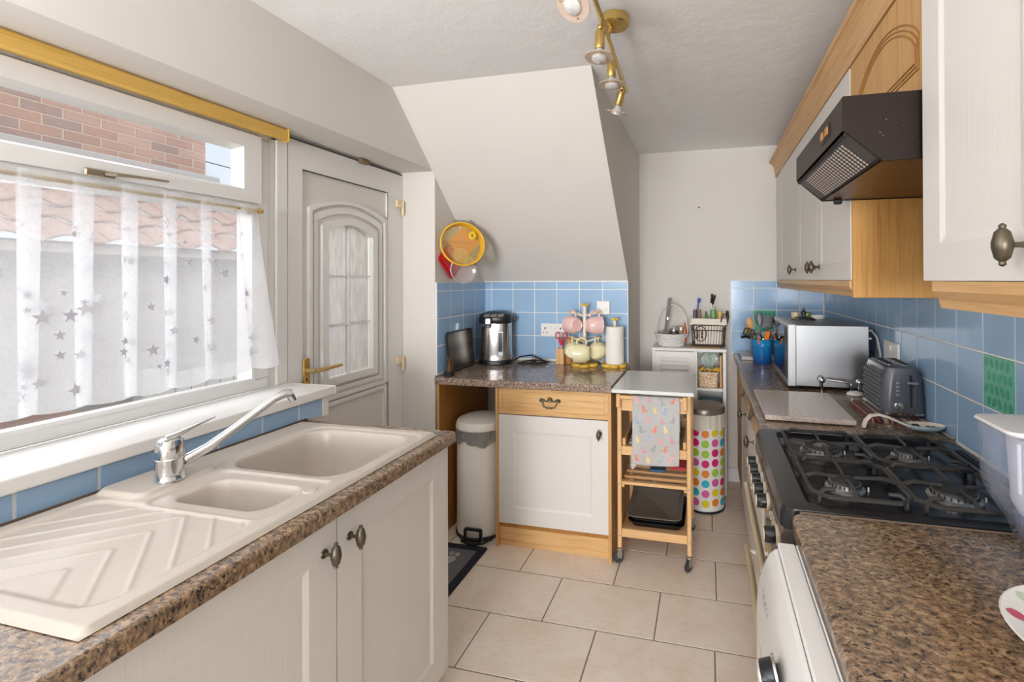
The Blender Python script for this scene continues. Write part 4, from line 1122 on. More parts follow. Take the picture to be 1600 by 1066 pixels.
obj('lid', MB().lathe([(BR - .002, .598), (BR + .005, .60), (BR + .006, .627), (BR + .001, .636), (BR - .02, .640), (.06, .648), (.0005, .65)], BC, 48), plain('grey_brown_lid', '#7f7770', .35, .5), pdn)
dotc = [plain('dot_%d' % i, c, .45) for i, c in enumerate(('#d81b72', '#2fb1c8', '#e8892a', '#a3cf3f', '#e6cf1f', '#d05a9c'))]
seq = [3, 0, 0, 1, 0, 4, 2, 5, 3, 1, 4, 5]
for r in range(9):
    for k in range(11):
        a0 = -PI / 2 - .95 + k * .505
        if k > 7: continue
        z0 = .485 - .0605 * r + (0 if k % 2 == 0 else .006)
        if z0 < .02: continue
        R_ = .024; mb = MB(); N = 18
        cv = mb.bm.verts.new((BC[0] + (BR + .0006) * math.cos(a0), BC[1] + (BR + .0006) * math.sin(a0), z0)); ring = []
        for q in range(N):
            t = 2 * PI * q / N; a = a0 + R_ * math.cos(t) / BR; z = max(.015, z0 + R_ * math.sin(t))
            ring.append(mb.bm.verts.new((BC[0] + (BR + .0006) * math.cos(a), BC[1] + (BR + .0006) * math.sin(a), z)))
        for q in range(N): mb.bm.faces.new((cv, ring[q], ring[(q + 1) % N]))
        obj('dot', mb, dotc[(seq[(r * 5 + k * 7) % 12] + r * 2 + k) % 6], pdn)

# baskets on the unit
wk = thing('white_basket', 'white wicker basket with tall hoop handle on white unit', 'basket', (-.243, 3.345, UZ))
wick = textured('white_wicker', '#e3e0dc', .8, 90, .3, var=.1)
mb = MB(); NW = 40
for r in range(9):
    z = UZ + .006 + .0098 * r; rad = .080 + .0045 * r
    mb.tube([(-.243 + (rad + .0035 * (1 if (k + r) % 2 else -1)) * math.cos(2 * PI * k / NW), 3.345 + (rad * .92 + .0035 * (1 if (k + r) % 2 else -1)) * math.sin(2 * PI * k / NW), z) for k in range(NW)], .0052, 6, closed=True)
bw = obj('weave', mb, wick, wk); bw['kind'] = 'stuff'
obj('inner', MB().lathe([(.0005, .004), (.076, .004), (.112, .086), (.108, .086), (.072, .01), (.0005, .01)], (-.243, 3.345, UZ), 32, sy=.92), plain('basket_inner', '#b3aca2', .9), wk)
mb = MB()
for sg in (0, PI):
    mb.tube([(-.243 + .108 * math.cos(PI * k / 24), 3.345 + .004 * math.sin(k * 1.6 + sg), UZ + .08 + .205 * math.sin(PI * k / 24) ** .8 + .003 * math.cos(k * 1.6 + sg)) for k in range(25)], .0052, 6)
obj('hoop_handle', mb, wick, wk)
BZ = UZ + .011
br = thing('clothes_brush', 'dark grey brush leaning up out of the white basket', 'brush', (-.29, 3.33, BZ))
obj('handle', MB().prism([(-.292, 1.085), (-.27, 1.085), (-.240, 1.30), (-.247, 1.303), (-.262, 1.303), (-.266, 1.298)], 'y', 3.31, 3.32), plain('dark_grey_plastic', '#4a4744', .45), br)
obj('head', MB().prism([(-.312, 1.0), (-.262, 1.0), (-.262, 1.06), (-.268, 1.085), (-.296, 1.085), (-.304, 1.06)], 'y', 3.306, 3.324), MATS['dark_grey_plastic'], br)
bx('pivot', steel, br, -.274, -.262, 3.3065, 3.3095, 1.15, 1.17, .002)
tn = thing('tin', 'small round tin in front of the white basket handle', 'tin', (-.225, 3.32, BZ))
obj('body', MB().lathe([(.028, 0), (.03, .002), (.03, .094), (.028, .096)], (-.225, 3.305, BZ), 20), plain('dark_label', '#4b423b', .4), tn)
obj('lid', MB().lathe([(.031, .0965), (.031, .108), (.027, .112), (.008, .114), (.008, .124), (.0005, .125)], (-.225, 3.305, BZ), 20), steel, tn)
tn = thing('jar', 'clear jar with pale lid at right inside white basket', 'jar', (-.18, 3.35, BZ))
obj('body', MB().lathe([(.027, 0), (.029, .003), (.029, .09), (.025, .098)], (-.178, 3.345, BZ), 18), plain('jar_grey', '#8e8a84', .15), tn)
obj('lid', MB().lathe([(.027, .0985), (.027, .12), (.024, .122), (.0005, .122)], (-.178, 3.345, BZ), 18), plain('jar_lid', '#b9b6b0', .3, .4), tn)
tn = thing('bottle', 'orange bottle at the right edge of the white basket', 'bottle', (-.148, 3.33, BZ))
obj('body', MB().lathe([(.012, .02), (.014, .025), (.014, .10), (.006, .125), (.006, .135)], (-.152, 3.315, BZ), 14), plain('orange_amber', '#c05f22', .3), tn)
obj('cap', MB().lathe([(.0075, .1355), (.0075, .152), (.0005, .153)], (-.152, 3.315, BZ), 12), plain('orange_cap', '#d8701f', .35), tn)

rm = tag(obj('straw_mat', MB().lathe([(.0005, .006), (.112, .006), (.118, .003), (.117, 0), (.0005, 0)], (-.008, 3.348, UZ + .0005), 36), textured('straw', '#b99a6c', .9, 90, .5, (1, 1, 1), var=.1)), 'round straw mat under the wire basket', 'mat')
wb = thing('wire_basket', 'rusty wire basket with cream cloth liner on straw mat', 'basket', (.008, 3.35, UZ + .007))
wire = plain('rusty_wire', '#5d4d43', .55, .5, var=.2)
Z0 = UZ + .0075
def wrr(g, r=.035): return rrect(-.098 - g, .112 + g, 3.275 - g * .7, 3.425 + g * .7, r, 4)
mb = MB()
for z, g, q in ((Z0 + .004, 0, .0035), (Z0 + .014, .001, .0035), (Z0 + .11, .008, .003), (Z0 + .145, .012, .003)):
    mb.tube([(x, y, z) for x, y in wrr(g)], q, 5, closed=True)
n_ = 0
p0, p1 = wrr(0), wrr(.012)
def per(pl, t):
    k = len(pl); d = [math.dist(pl[i], pl[(i + 1) % k]) for i in range(k)]; S = sum(d) * t; i = 0
    while S > d[i] and i < k - 1: S -= d[i]; i += 1
    f = S / d[i]; a, b = pl[i], pl[(i + 1) % k]; return (a[0] + (b[0] - a[0]) * f, a[1] + (b[1] - a[1]) * f)
for k in range(38):
    a, b = per(p0, k / 38), per(p1, k / 38); mb.tube([(a[0], a[1], Z0 + .004), (b[0], b[1], Z0 + .145)], .0017, 5)
for k in range(40):
    a = per(p0, k / 40); mb.sphere((a[0], a[1], Z0 + .008), .0055, 6, 4)
obj('wire_frame', mb, wire, wb)
mb = MB()
mb.tube([(-.045 + .038 * math.cos(t), 3.262, Z0 + .088 + .05 * math.sin(t)) for t in [2 * PI * k / 20 for k in range(20)]], .003, 5, closed=True)
for k in range(14): mb.sphere((-.055 + .02 * math.cos(k * 2.1), 3.262 - .004, Z0 + .085 + .024 * math.sin(k * 1.7)), .007, 6, 5)
obj('heart_motif', mb, wire, wb)
lc = textured('cream_cotton', '#ebe2d3', .95, 60, .25)
obj('liner', MB().rings([[Vector((x, y, z)) for x, y in wrr(g, .03)] for g, z in ((-.012, Z0 + .012), (-.006, Z0 + .15), (.0, Z0 + .19), (-.004, Z0 + .19), (-.010, Z0 + .15), (-.016, Z0 + .02))], True, True, True), lc, wb)
obj('liner_cuff', MB().rings([[Vector((x + .002 * math.sin(i * 2.3), y, z + .004 * math.sin(i * 1.9))) for i, (x, y) in enumerate(wrr(g, .03))] for g, z in ((.0, Z0 + .19), (.018, Z0 + .188), (.022, Z0 + .15), (.016, Z0 + .148))], True, False, False), lc, wb)
for sx in (1,):
    mb = MB().tube([(.128, 3.30, Z0 + .15), (.140, 3.31, Z0 + .20), (.138, 3.34, Z0 + .235), (.13, 3.37, Z0 + .235), (.132, 3.40, Z0 + .20), (.128, 3.405, Z0 + .15)], .0055, 6)
    mb.tube([(.09, 3.262, Z0 + .17), (.095, 3.255, Z0 + .21), (.115, 3.26, Z0 + .225), (.132, 3.29, Z0 + .215), (.132, 3.30, Z0 + .17)], .0045, 6)
    obj('twig_handle', mb, wire, wb)
IZ = Z0 + .021
def stick(name, label, cat, m, p0, p1, r, r1=None, top=None, n=10):
    t = thing(name, label, cat, p0)
    obj('body', MB().cyl(p0, p1, r, r1, n), m, t)
    return t
t = stick('tongs', 'black handled tongs standing highest in the wire basket', 'tongs', steel, (.02, 3.36, IZ + .12), (.03, 3.355, IZ + .27), .006, .005)
obj('grip', MB().tube([(.028, 3.355, IZ + .2705), (.033, 3.352, IZ + .335)], .0075, 8), black_pl, t)
obj('grip', MB().tube([(.036, 3.355, IZ + .262), (.052, 3.352, IZ + .325)], .0075, 8), black_pl, t)
t = stick('clothes_peg', 'blue plastic peg handle sticking out of wire basket', 'peg', plain('blue_peg', '#2a4fa5', .35), (-.075, 3.34, IZ + .13), (-.06, 3.335, IZ + .275), .007, .006)
obj('head', MB().sphere((-.055, 3.334, IZ + .29), .013, 10, 7, (1, .6, 1.3)), MATS['blue_peg'], t)
t = stick('spray_bottle', 'green plastic bottle in the middle of wire basket', 'bottle', plain('green_bottle', '#6f9c5a', .3), (.04, 3.345, IZ + .01), (.04, 3.345, IZ + .225), .022, .02, n=16)
obj('cap', MB().lathe([(.012, 0), (.012, .02), (.0005, .022)], (.04, 3.345, IZ + .2255), 12), plain('pale_green_cap', '#a9c59a', .4), t)
t = stick('green_pouch', 'crumpled green pouch left of the green bottle', 'pouch', plain('leaf_green', '#4c7a43', .5), (-.005, 3.33, IZ + .05), (-.008, 3.328, IZ + .215), .026, .006, n=7)
t = stick('yellow_tub', 'yellow bottle at the right inside the wire basket', 'bottle', plain('mustard_yellow', '#d6b154', .4), (.085, 3.34, IZ + .01), (.085, 3.34, IZ + .215), .022, .017, n=14)
t = stick('wooden_stick', 'brown wooden brush handle at the left in wire basket', 'brush', plain('brown_wood', '#9a6a42', .5), (-.045, 3.33, IZ + .05), (-.052, 3.328, IZ + .225), .013, .010)
t = stick('small_jar', 'dark jar with white label at left of wire basket', 'jar', plain('dark_jar', '#4a453f', .3), (-.082, 3.325, IZ + .06), (-.082, 3.325, IZ + .225), .014, .013, n=12)
# ================================================================== RIGHT RUN
def nose_l(x0, x1, z0, z1, r=.009):
    return [(x1, z0), (x1, z1)] + arc((x0 + r, z1 - r), r, 90, 180, 4) + [(x0, z0 + r * .5), (x0 + r * .5, z0)]
w3 = thing('worktop', 'dark speckled worktop between far wall and the cooker', 'worktop', (.48, 2.6, .872))
obj('slab', MB().prism(nose_l(.18, .7725, .872, .91), 'y', 1.738, 3.4725), gran_brown, w3)
edge_m = plain('taupe_edge_strip', '#9c8570', .35)
bx('end_strip', edge_m, w3, .186, .772, 1.7355, 1.7378, .874, .9095)
bx('back_trim', plain('grey_silicone', '#8c8781', .6), w3, .762, .7735, 1.74, 3.47, .9102, .92, .003)
w4 = thing('worktop', 'brown granite effect worktop nearest the camera over the washing machine', 'worktop', (.48, .4, .872))
pl_ = [(.7725, -.4), (.7725, 1.132)] + arc((.18 + .022, 1.132 - .022), .022, 90, 180, 5) + [(.18, -.4)]
mb = MB(); ins = lambda d: [(x + (d if x < .3 else 0), y - (d if y > 1.0 else 0)) for x, y in pl_]
mb.rings([[Vector((x, y, z)) for x, y in ins(d)] for d, z in ((.004, .872), (0, .876), (0, .902), (.003, .9075), (.008, .91))])
obj('slab', mb, gran_brown, w4, ang=.9)
e_ = [(x, y) for x, y in pl_ if y > 1.1]
mb = MB(); mb.prism([(.20, 1.1322), (.7725, 1.1322), (.7725, 1.1342), (.20, 1.1342)], 'z', .874, .9095); obj('end_strip', edge_m, None) if False else obj('end_strip', mb, edge_m, w4)

bcr = thing('base_cabinet', 'row of oak drawers over white doors along right wall', 'cabinet', (.48, 2.6, 0))
bx('carcass', oak_dark, bcr, .224, .77, 1.741, 3.478, .1, .871)
bx('plinth', oak_y, bcr, .26, .275, 1.741, 3.478, 0, .0995)
bx('filler', oak_v, bcr, .204, .2235, 3.07, 3.478, .1, .871)
units = [(1.741, 1.975), (1.979, 2.54), (2.544, 3.066)]
for i, (a, b_) in enumerate(units):
    mb = MB().box(.208, .2235, a, b_, .742, .866, .002); mb.ring(rrect(a, b_, .742, .866, .002, 1), rrect(a + .018, b_ - .018, .76, .848, .001, 1), 'x', .204, .2082, rrect(a + .022, b_ - .022, .764, .844, .001, 1))
    dw = obj('drawer', mb, oak_y, bcr); bail(dw, 'x', .207, -1, {0: 1.84, 1: 2.32, 2: 2.775}[i], .808)
    d = shaker(bcr, 'x', .203, -1, a, b_, .105, .738, .055 if i == 0 else .075)
    if i: knob(d, 'x', .203, -1, {1: 2.25, 2: 2.70}[i], .69, .06)

# ------------------------------------------------------------------ cooker
ck = thing('cooker', 'black gas cooker with four burners and cast iron pan supports', 'cooker', (.46, 1.435, 0))
hobm = plain('black_hob_enamel', '#212124', .22); fasc = textured('bronze_brown_fascia', '#6b635b', .35, 30, .1)
for nd in fasc.node_tree.nodes:
    if nd.type == 'BSDF_PRINCIPLED': nd.inputs['Metallic'].default_value = .5
KY0, KY1 = 1.1375, 1.7335
bx('body', plain('dark_oven_side', '#2b2a2a', .5), ck, .222, .765, KY0 + .004, KY1 - .004, .06, .862)
for y in (KY0 + .05, KY1 - .05):
    for x in (.26, .72): obj('foot', MB().cyl((x, y, 0), (x, y, .0598), .018, n=10), black_pl, ck)
# hob top: rim with recessed well
rim = MB()
O = rrect(.160, .760, KY0, KY1, .03, 4); I = rrect(.222, .705, KY0 + .034, KY1 - .034, .02, 4); I2 = rrect(.230, .697, KY0 + .044, KY1 - .044, .018, 4)
O2 = rrect(.168, .757, KY0 + .003, KY1 - .003, .028, 4)
rim.rings([[Vector((x, y, z)) for x, y in P] for P, z in ((O, .865), (O, .893), (O2, .9105), (I, .9125), (I2, .902))], True, True, True)
hb = obj('hob_top', rim, hobm, ck, ang=.5)
bx('vent_slot', black_mt, ck, .722, .742, KY0 + .10, KY1 - .10, .9128, .9145, .001)
castm = textured('cast_iron', '#35322f', .6, 120, .35, var=.1)
capm = plain('burner_cap', '#2d2c2c', .55); alum = plain('cast_aluminium', '#a9a9aa', .38, .85)
burners = [(.335, 1.558, .047, True), (.575, 1.566, .033, False), (.335, 1.300, .034, False), (.575, 1.300, .045, False)]
for i, (x, y, r, dual) in enumerate(burners):
    bu = obj('burner', MB().lathe([(r + .012, .9022), (r + .012, .907), (r + .004, .911), (r + .003, .921), (r - .002, .922), (.0005, .922)], (x, y, 0), 28), alum, ck)
    cp = [(.0005, .9265), (r - .004, .9265), (r - .001, .925), (r, .9222), (.0005, .9222)]
    if dual:
        obj('crown_ring', MB().lathe([(r * .58, .9222), (r * .58, .9265), (r - .002, .9265), (r, .924), (r, .9222)], (x, y, 0), 28, close=True), capm, bu)
        obj('inner_cap', MB().lathe([(.016, .9222), (.016, .926), (.0005, .927)], (x, y, 0), 16), alum, bu)
    else: obj('cap', MB().lathe(cp[::-1], (x, y, 0), 28), capm, bu)
    mb = MB()
    for k in range(24):
        a = 2 * PI * k / 24; mb.box(-.001, .001, -.0015, .0015, .912, .920, mat=Matrix.Translation((x + (r + .0036) * math.cos(a), y + (r + .0036) * math.sin(a), 0)) @ Matrix.Rotation(a, 4, 'Z'))
    obj('flame_ports', mb, black_mt, bu, kind='stuff')
    obj('spark_igniter', MB().cyl((x + r + .018, y - .006, .9022), (x + r + .018, y - .006, .9125), .002, n=8), cream_en, bu)
# pan supports: a frame round every burner, four fingers rising towards it
for i, (x, y, r, dual) in enumerate(burners):
    xa, xb = (.240, .452) if x < .45 else (.462, .684); ya, yb = (1.440, 1.682) if y > 1.43 else (1.186, 1.428)
    zf = .926; c_ = .03; q = .0058
    t = obj('pan_support', MB().tube([(xa + c_, ya, zf), (xb - c_, ya, zf), (xb, ya + c_, zf), (xb, yb - c_, zf), (xb - c_, yb, zf), (xa + c_, yb, zf), (xa, yb - c_, zf), (xa, ya + c_, zf)], q, 6, closed=True), castm, ck)
    mb = MB(); xm, ym = x, y
    for sx, sy in ((1, 0), (-1, 0), (0, 1), (0, -1)):
        s0 = Vector((xm if sx == 0 else (xb if sx > 0 else xa), ym if sy == 0 else (yb if sy > 0 else ya), zf))
        s1 = Vector((xm + sx * (r * .45 + .006), ym + sy * (r * .45 + .006), zf + .006))
        mid = s0.lerp(s1, .3) + Vector((0, 0, .007))
        obj('finger', MB().tube([s0, mid, s1], [q, q * .95, q * .7], 6), castm, t)
    for cx, cy, dx, dy in ((xa, ya, 1, 1), (xb, ya, -1, 1), (xb, yb, -1, -1), (xa, yb, 1, -1)):
        mb = MB().tube([(cx + dx * c_ * .5, cy + dy * c_ * .5, .9035), (cx + dx * c_ * .5, cy + dy * c_ * .5, zf), (cx + dx * (c_ * .5 + .012), cy + dy * (c_ * .5 + .004), zf + .010), (cx + dx * (c_ * .5 + .035), cy + dy * (c_ * .5 + .006), zf + .010)], [q * .9, q, q * .95, q * .8], 6)
        obj('corner_post', mb, castm, t)
# front fascia, knobs, doors
obj('fascia', MB().prism([(.168, .8645), (.160, .850), (.172, .775), (.178, .765), (.2215, .765), (.2215, .8645)], 'y', KY0 + .002, KY1 - .002), fasc, ck)
kb_m = plain('black_knob', '#18191b', .25); kc_m = plain('cream_bezel', '#c9b9a4', .35)
for y in (1.655, 1.585, 1.515, 1.445, 1.372, 1.195):
    z = .82
    k_ = obj('control_knob', MB().lathe([(.0235, .0), (.0235, .006), (.021, .008)], (0, 0, 0), 20, axis='x', mat=Matrix.Translation((.163, y, z)) @ Matrix.Rotation(PI, 4, 'Z')), kc_m, ck)
    obj('grip', MB().lathe([(.0195, .0082), (.0185, .030), (.0165, .033)], (0, 0, 0), 20, axis='x', mat=Matrix.Translation((.163, y, z)) @ Matrix.Rotation(PI, 4, 'Z')), kb_m, k_)
    obj('end_disc', MB().lathe([(.016, .0332), (.015, .0355), (.0005, .036)], (0, 0, 0), 20, axis='x', mat=Matrix.Translation((.163, y, z)) @ Matrix.Rotation(PI, 4, 'Z')), kc_m, k_)
for y in (1.31, 1.285, 1.26): obj('ignition_button', MB().cyl((.1675, y, .815), (.156, y, .817), .006, n=10), kc_m, ck)
gdm = plain('smoked_oven_glass', '#2d2723', .12)
hm = plain('champagne_metal', '#c8b997', .28, .6)
for z0, z1, zh in ((.565, .760, .735), (.10, .560, .525)):
    d = bx('oven_door', plain('beige_oven_door', '#b59b78', .4), ck, .190, .2215, KY0 + .004, KY1 - .004, z0, z1, .004)
    bx('door_glass', gdm, d, .187, .1898, KY0 + .07, KY1 - .07, z0 + .04, z1 - .05, .001)
    h = obj('door_handle', MB().cyl((.128, KY0 + .03, zh), (.128, KY1 - .06, zh), .0105, n=12), hm, d)
    for y in (KY0 + .07, KY1 - .09): obj('handle_post', MB().cyl((.1315, y, zh), (.1898, y, zh), .007, n=8), white_pl, d)

# ------------------------------------------------------------------ washing machine
wmc = thing('washing_machine', 'white washing machine with chrome dial under near worktop', 'washing machine', (.43, .77, 0))
prof = [(.128, .01), (.108, .03), (.100, .10), (.100, .735)] + [(.1015, .76), (.106, .79), (.114, .82), (.124, .842), (.135, .853), (.142, .855)]
mb = MB(); prof_f = prof + [(.1435, .855), (.1435, .01)]
mb.rings([[Vector((x + dx, y, z)) for x, z in prof_f] for y, dx in ((.47, .006), (.476, 0), (1.062, 0), (1.07, .003), (1.074, .010))])
obj('front_panel', mb, plain('white_enamel', '#e5e4e2', .28), wmc, ang=.5)
bx('body', MATS['white_enamel'], wmc, .1452, .73, .472, 1.072, .012, .8565, .004)
bx('lid_strip', plain('white_lid', '#e9e8e6', .3), wmc, .1440, .1785, .472, 1.072, .857, .868, .002)
bx('lid', MATS['white_lid'], wmc, .180, .70, .474, 1.070, .857, .8705, .003)
bx('panel_joint', plain('joint_grey', '#b5b3b0', .5), wmc, .0985, .1001, .476, 1.062, .7, .7015)
dl = obj('programme_dial', MB().lathe([(.034, 0), (.034, .004), (.031, .006)], (0, 0, 0), 28, axis='x', mat=Matrix.Translation((.108, .79, .800)) @ Matrix.Rotation(-.25, 4, 'Y') @ Matrix.Rotation(PI, 4, 'Z')), chrome, wmc)
obj('dial_grip', MB().lathe([(.030, .006), (.028, .024), (.0275, .025)], (0, 0, 0), 28, axis='x', mat=Matrix.Translation((.108, .79, .800)) @ Matrix.Rotation(-.25, 4, 'Y') @ Matrix.Rotation(PI, 4, 'Z')), plain('dark_chrome', '#3a3c3f', .15, .8), dl)
obj('dial_face', MB().lathe([(.0275, .0252), (.0265, .0285), (.0005, .029)], (0, 0, 0), 28, axis='x', mat=Matrix.Translation((.108, .79, .800)) @ Matrix.Rotation(-.25, 4, 'Y') @ Matrix.Rotation(PI, 4, 'Z')), plain('silver_face', '#cfcbc6', .35, .3), dl)
mb = MB()
pts = []
for k in range(40):
    t = k / 39; pts.append((.1065 - .0 , 1.005 - .075 * t, .80 + .008 * math.sin(t * 26) * (1 - .4 * t) + .002 * math.sin(t * 9)))
mb.tube([(x - .0005 + (z - .8) * .28, y, z) for x, y, z in pts], .0005, 4)
obj('script_logo', mb, plain('logo_grey', '#96979c', .4), wmc)
obj('symbol_mark', MB().prism([(.70, .785), (.71, .785), (.705, .797)], 'x', .1045, .1075), MATS['logo_grey'], wmc)
obj('door_ring', MB().lathe([(.17, 0), (.165, .03), (.12, .035), (.11, .01)], (0, 0, 0), 40, axis='x', mat=Matrix.Translation((.0995, .77, .43)) @ Matrix.Rotation(PI, 4, 'Z')), plain('grey_door_ring', '#c9c9c9', .3), wmc)

# ================================================================== WALL CABINETS, HOOD, CORNICE
XC = .468
wc = thing('wall_cabinet', 'far white shaker wall cabinet with oak side beyond the hood', 'wall cabinet', (.62, 2.6, 1.42))
bx('carcass', oak_v, wc, XC + .0205, .7735, 1.732, 3.478, 1.425, 2.139)
bx('side_panel', wood('golden_oak_side', '#b9823c', '#d29d58', (30, 30, 1.2)), wc, XC + .003, .7735, 1.715, 1.7315, 1.368, 2.139, .001)
for a, b_, ky in ((1.7325, 2.222, 2.182), (2.226, 2.686, 2.266), (2.69, 3.29, 2.735)):
    d = shaker(wc, 'x', XC, -1, a, b_, 1.426, 2.136, .066, .02); knob(d, 'x', XC, -1, ky, 1.482, .054)
bx('filler', door_white, wc, XC + .004, XC + .02, 3.294, 3.478, 1.426, 2.136)
pm_ = [(XC - .004, 1.4245), (XC - .004, 1.405), (XC + .008, 1.385), (XC + .012, 1.371), (XC + .034, 1.371), (XC + .034, 1.4245)]
obj('pelmet', MB().prism(pm_, 'y', 1.7325, 3.40), oak_y, wc)

hc = thing('hood_cabinet', 'oak cabinet with arched moulded door above the extractor', 'wall cabinet', (.62, 1.43, 1.85))
bx('carcass', oak_v, hc, XC + .021, .7735, 1.139, 1.7145, 1.852, 2.139)
d = bx('door', oak_v, hc, XC, XC + .02, 1.141, 1.7135, 1.852, 2.136, .002)
def arch_line(r_, dz):
    pts = []
    for k in range(25):
        t = k / 24; y = 1.20 + r_ + (1.655 - 1.20 - 2 * r_) * t
        pts.append((XC - .0005, y, 1.985 + dz + .095 * math.sin(PI * t) ** .75))
    return pts
groove = plain('oak_groove', '#a1723a', .5)
mb = MB()
for r_, dz in ((0, 0), (.010, -.010), (.020, -.02)):
    A_ = arch_line(r_, dz); bot = 1.905 + r_
    mb.tube(A_ + [(XC - .0005, A_[-1][1], bot), (XC - .0005, A_[0][1], bot)], .0024, 5, closed=True)
obj('arched_moulding', mb, groove, d)

nc = thing('wall_cabinet', 'near white shaker wall cabinet with one brass knob', 'wall cabinet', (.61, .5, 1.42))
XN = .445
bx('carcass', MATS['white_carcass'], nc, XN + .0205, .7735, -.3, 1.128, 1.425, 2.139)
d = shaker(nc, 'x', XN, -1, .73, 1.128, 1.426, 2.136, .072, .02); knob(d, 'x', XN, -1, .79, 1.478, .062, .0125)
d = shaker(nc, 'x', XN, -1, .28, .726, 1.426, 2.136, .072, .02); shaker(nc, 'x', XN, -1, -.29, .276, 1.426, 2.136, .072, .02)
pm_ = [(XN - .002, 1.4245), (XN - .002, 1.405), (XN + .010, 1.388), (XN + .014, 1.371), (XN + .036, 1.371), (XN + .036, 1.4245)]
obj('pelmet', MB().prism(pm_, 'y', -.29, 1.085), oak_y, nc)
bx('pelmet_return', oak_x, nc, XN + .0365, .77, 1.065, 1.085, 1.372, 1.4245, .001)

co = thing('cornice', 'long curved oak cornice along the tops of wall cabinets', 'cornice', (.46, 1.6, 2.14))
cp = [(XC + .02, 2.1395), (XC - .004, 2.1395), (XC - .004, 2.155)] + [(XC - .006 - .036 * (1 - math.cos(t)), 2.16 + .075 * math.sin(t)) for t in [PI / 2 * k / 6 for k in range(7)]] + [(XC - .044, 2.25), (XC + .02, 2.25)]
obj('moulding', MB().prism(cp, 'y', -.3, 3.475), oak_y, co, ang=.5)

hd = thing('extractor_hood', 'dark brown cooker hood with perforated grille over the hob', 'cooker hood', (.54, 1.44, 1.68))
brn = textured('brown_hood_enamel', '#231a15', .5, 40, .12, var=.1)
HY0, HY1 = 1.150, 1.713; XF = .297
side = [(XF, 1.838), (XF, 1.762), (.376, 1.690), (.7735, 1.690), (.7735, 1.838)]
for nd in brn.node_tree.nodes:
    if nd.type == 'BSDF_PRINCIPLED': nd.inputs['Specular IOR Level'].default_value = .2
spl = plain('cooking_splash', '#5f544c', .6)
for a, b_, nm in ((HY0, HY0 + .006, 'side_plate'), (HY1 - .006, HY1, 'side_plate')):
    o = obj(nm, MB().prism(side, 'y', a, b_), brn, hd)
    if a == HY0:
        mb = MB(); rnd = random.Random(9)
        for k in range(34):
            x = rnd.uniform(.34, .70); z = rnd.uniform(1.71, 1.83); r_ = rnd.uniform(.0006, .0022)
            mb.lathe([(r_, 0), (r_ * .6, .0004), (.0001, .0005)], (x, a, z), 6, axis='y', sx=1, mat=None)
        for v_ in mb.bm.verts: v_.co.y = a - abs(v_.co.y - a) - .0001
        obj('splashes', mb, spl, o, kind='stuff')
bx('top_plate', brn, hd, XF + .004, .7735, HY0 + .0065, HY1 - .0065, 1.832, 1.838)
bx('front_strip', textured('brown_front', '#362b25', .45, 30, .1), hd, XF, XF + .0035, HY0 + .0065, HY1 - .0065, 1.763, 1.838)
# sloping grille: frame plus plate with holes (dark round openings with pale filter behind)
E0, E1 = Vector((XF + .004, 0, 1.757)), Vector((.374, 0, 1.693)); ed = (E1 - E0); EL = ed.length; ed.normalize(); en = Vector((ed.z, 0, -ed.x))
def slab(name, s0, s1, y0, y1, d0, d1, m, par):
    mb = MB(); vs = []
    for y in (y0, y1):
        for s_, d_ in ((s0, d0), (s1, d0), (s1, d1), (s0, d1)):
            p = E0 + ed * s_ + en * d_; vs.append(mb.bm.verts.new((p.x, y, p.z)))
    for f in ((0, 1, 2, 3), (7, 6, 5, 4), (0, 4, 5, 1), (1, 5, 6, 2), (2, 6, 7, 3), (3, 7, 4, 0)): mb.bm.faces.new([vs[i] for i in f])
    return obj(name, mb, m, par)
gr = slab('grille', 0, EL, HY0 + .0065, HY1 - .0065, -.004, -.001, plain('dark_grey_grille', '#4b4644', .4, .3), hd)
holem = plain('grille_filter', '#e3d4c8', .6)
mb = MB()
for i in range(9):
    for j in range(20):
        s_ = .018 + i * .0088; y = HY0 + .075 + j * .0212
        p = E0 + ed * s_ - en * .0012; p.y = y
        r_ = .0040
        c_ = [mb.bm.verts.new((p + ed * (r_ * math.cos(t)) + Vector((0, 1.5 * r_ * math.sin(t), 0)) + en * .0009)) for t in [2 * PI * k / 8 for k in range(8)]]
        mb.bm.faces.new(c_)
obj('perforations', mb, holem, gr, kind='stuff')
slab('grille_lip', 0, .008, HY0 + .0065, HY1 - .0065, -.0008, .004, black_mt, hd)
slab('grille_lip', EL - .006, EL, HY0 + .0065, HY1 - .0065, -.0008, .003, brn, hd)
s = NT('greasy_filter'); f = s.noise(s.pos((1, 1, 1)), 30, 4); vo = s.n('ShaderNodeTexVoronoi'); vo.inputs['Scale'].default_value = 90; s.l(s.pos((1.6, 1, 1)), vo.inputs['Vector'])
b = s.bsdf(s.ramp(vo.outputs[0], [(.15, '#2b1a10'), (.5, '#6e4626')]), .3, .3); s.bump(b, vo.outputs[0], .5, .003)
bx('under_filter', s.m, hd, .38, .772, HY0 + .0065, HY1 - .0065, 1.6925, 1.697)
for x, y in ((.42, HY1 - .02), (.68, HY0 + .03)): bx('filter_clip', black_pl, hd, x - .012, x + .012, y - .01, y + .01, 1.676, 1.692, .003)
sp = bx('switch_plate', black_pl, hd, XF - .002, XF - .0002, 1.262, 1.36, 1.782, 1.818, .001)
for y in (1.285, 1.33): bx('rocker', plain('amber_switch', '#b27a3f', .3), sp, XF - .006, XF - .0021, y - .012, y + .012, 1.79, 1.81, .001)
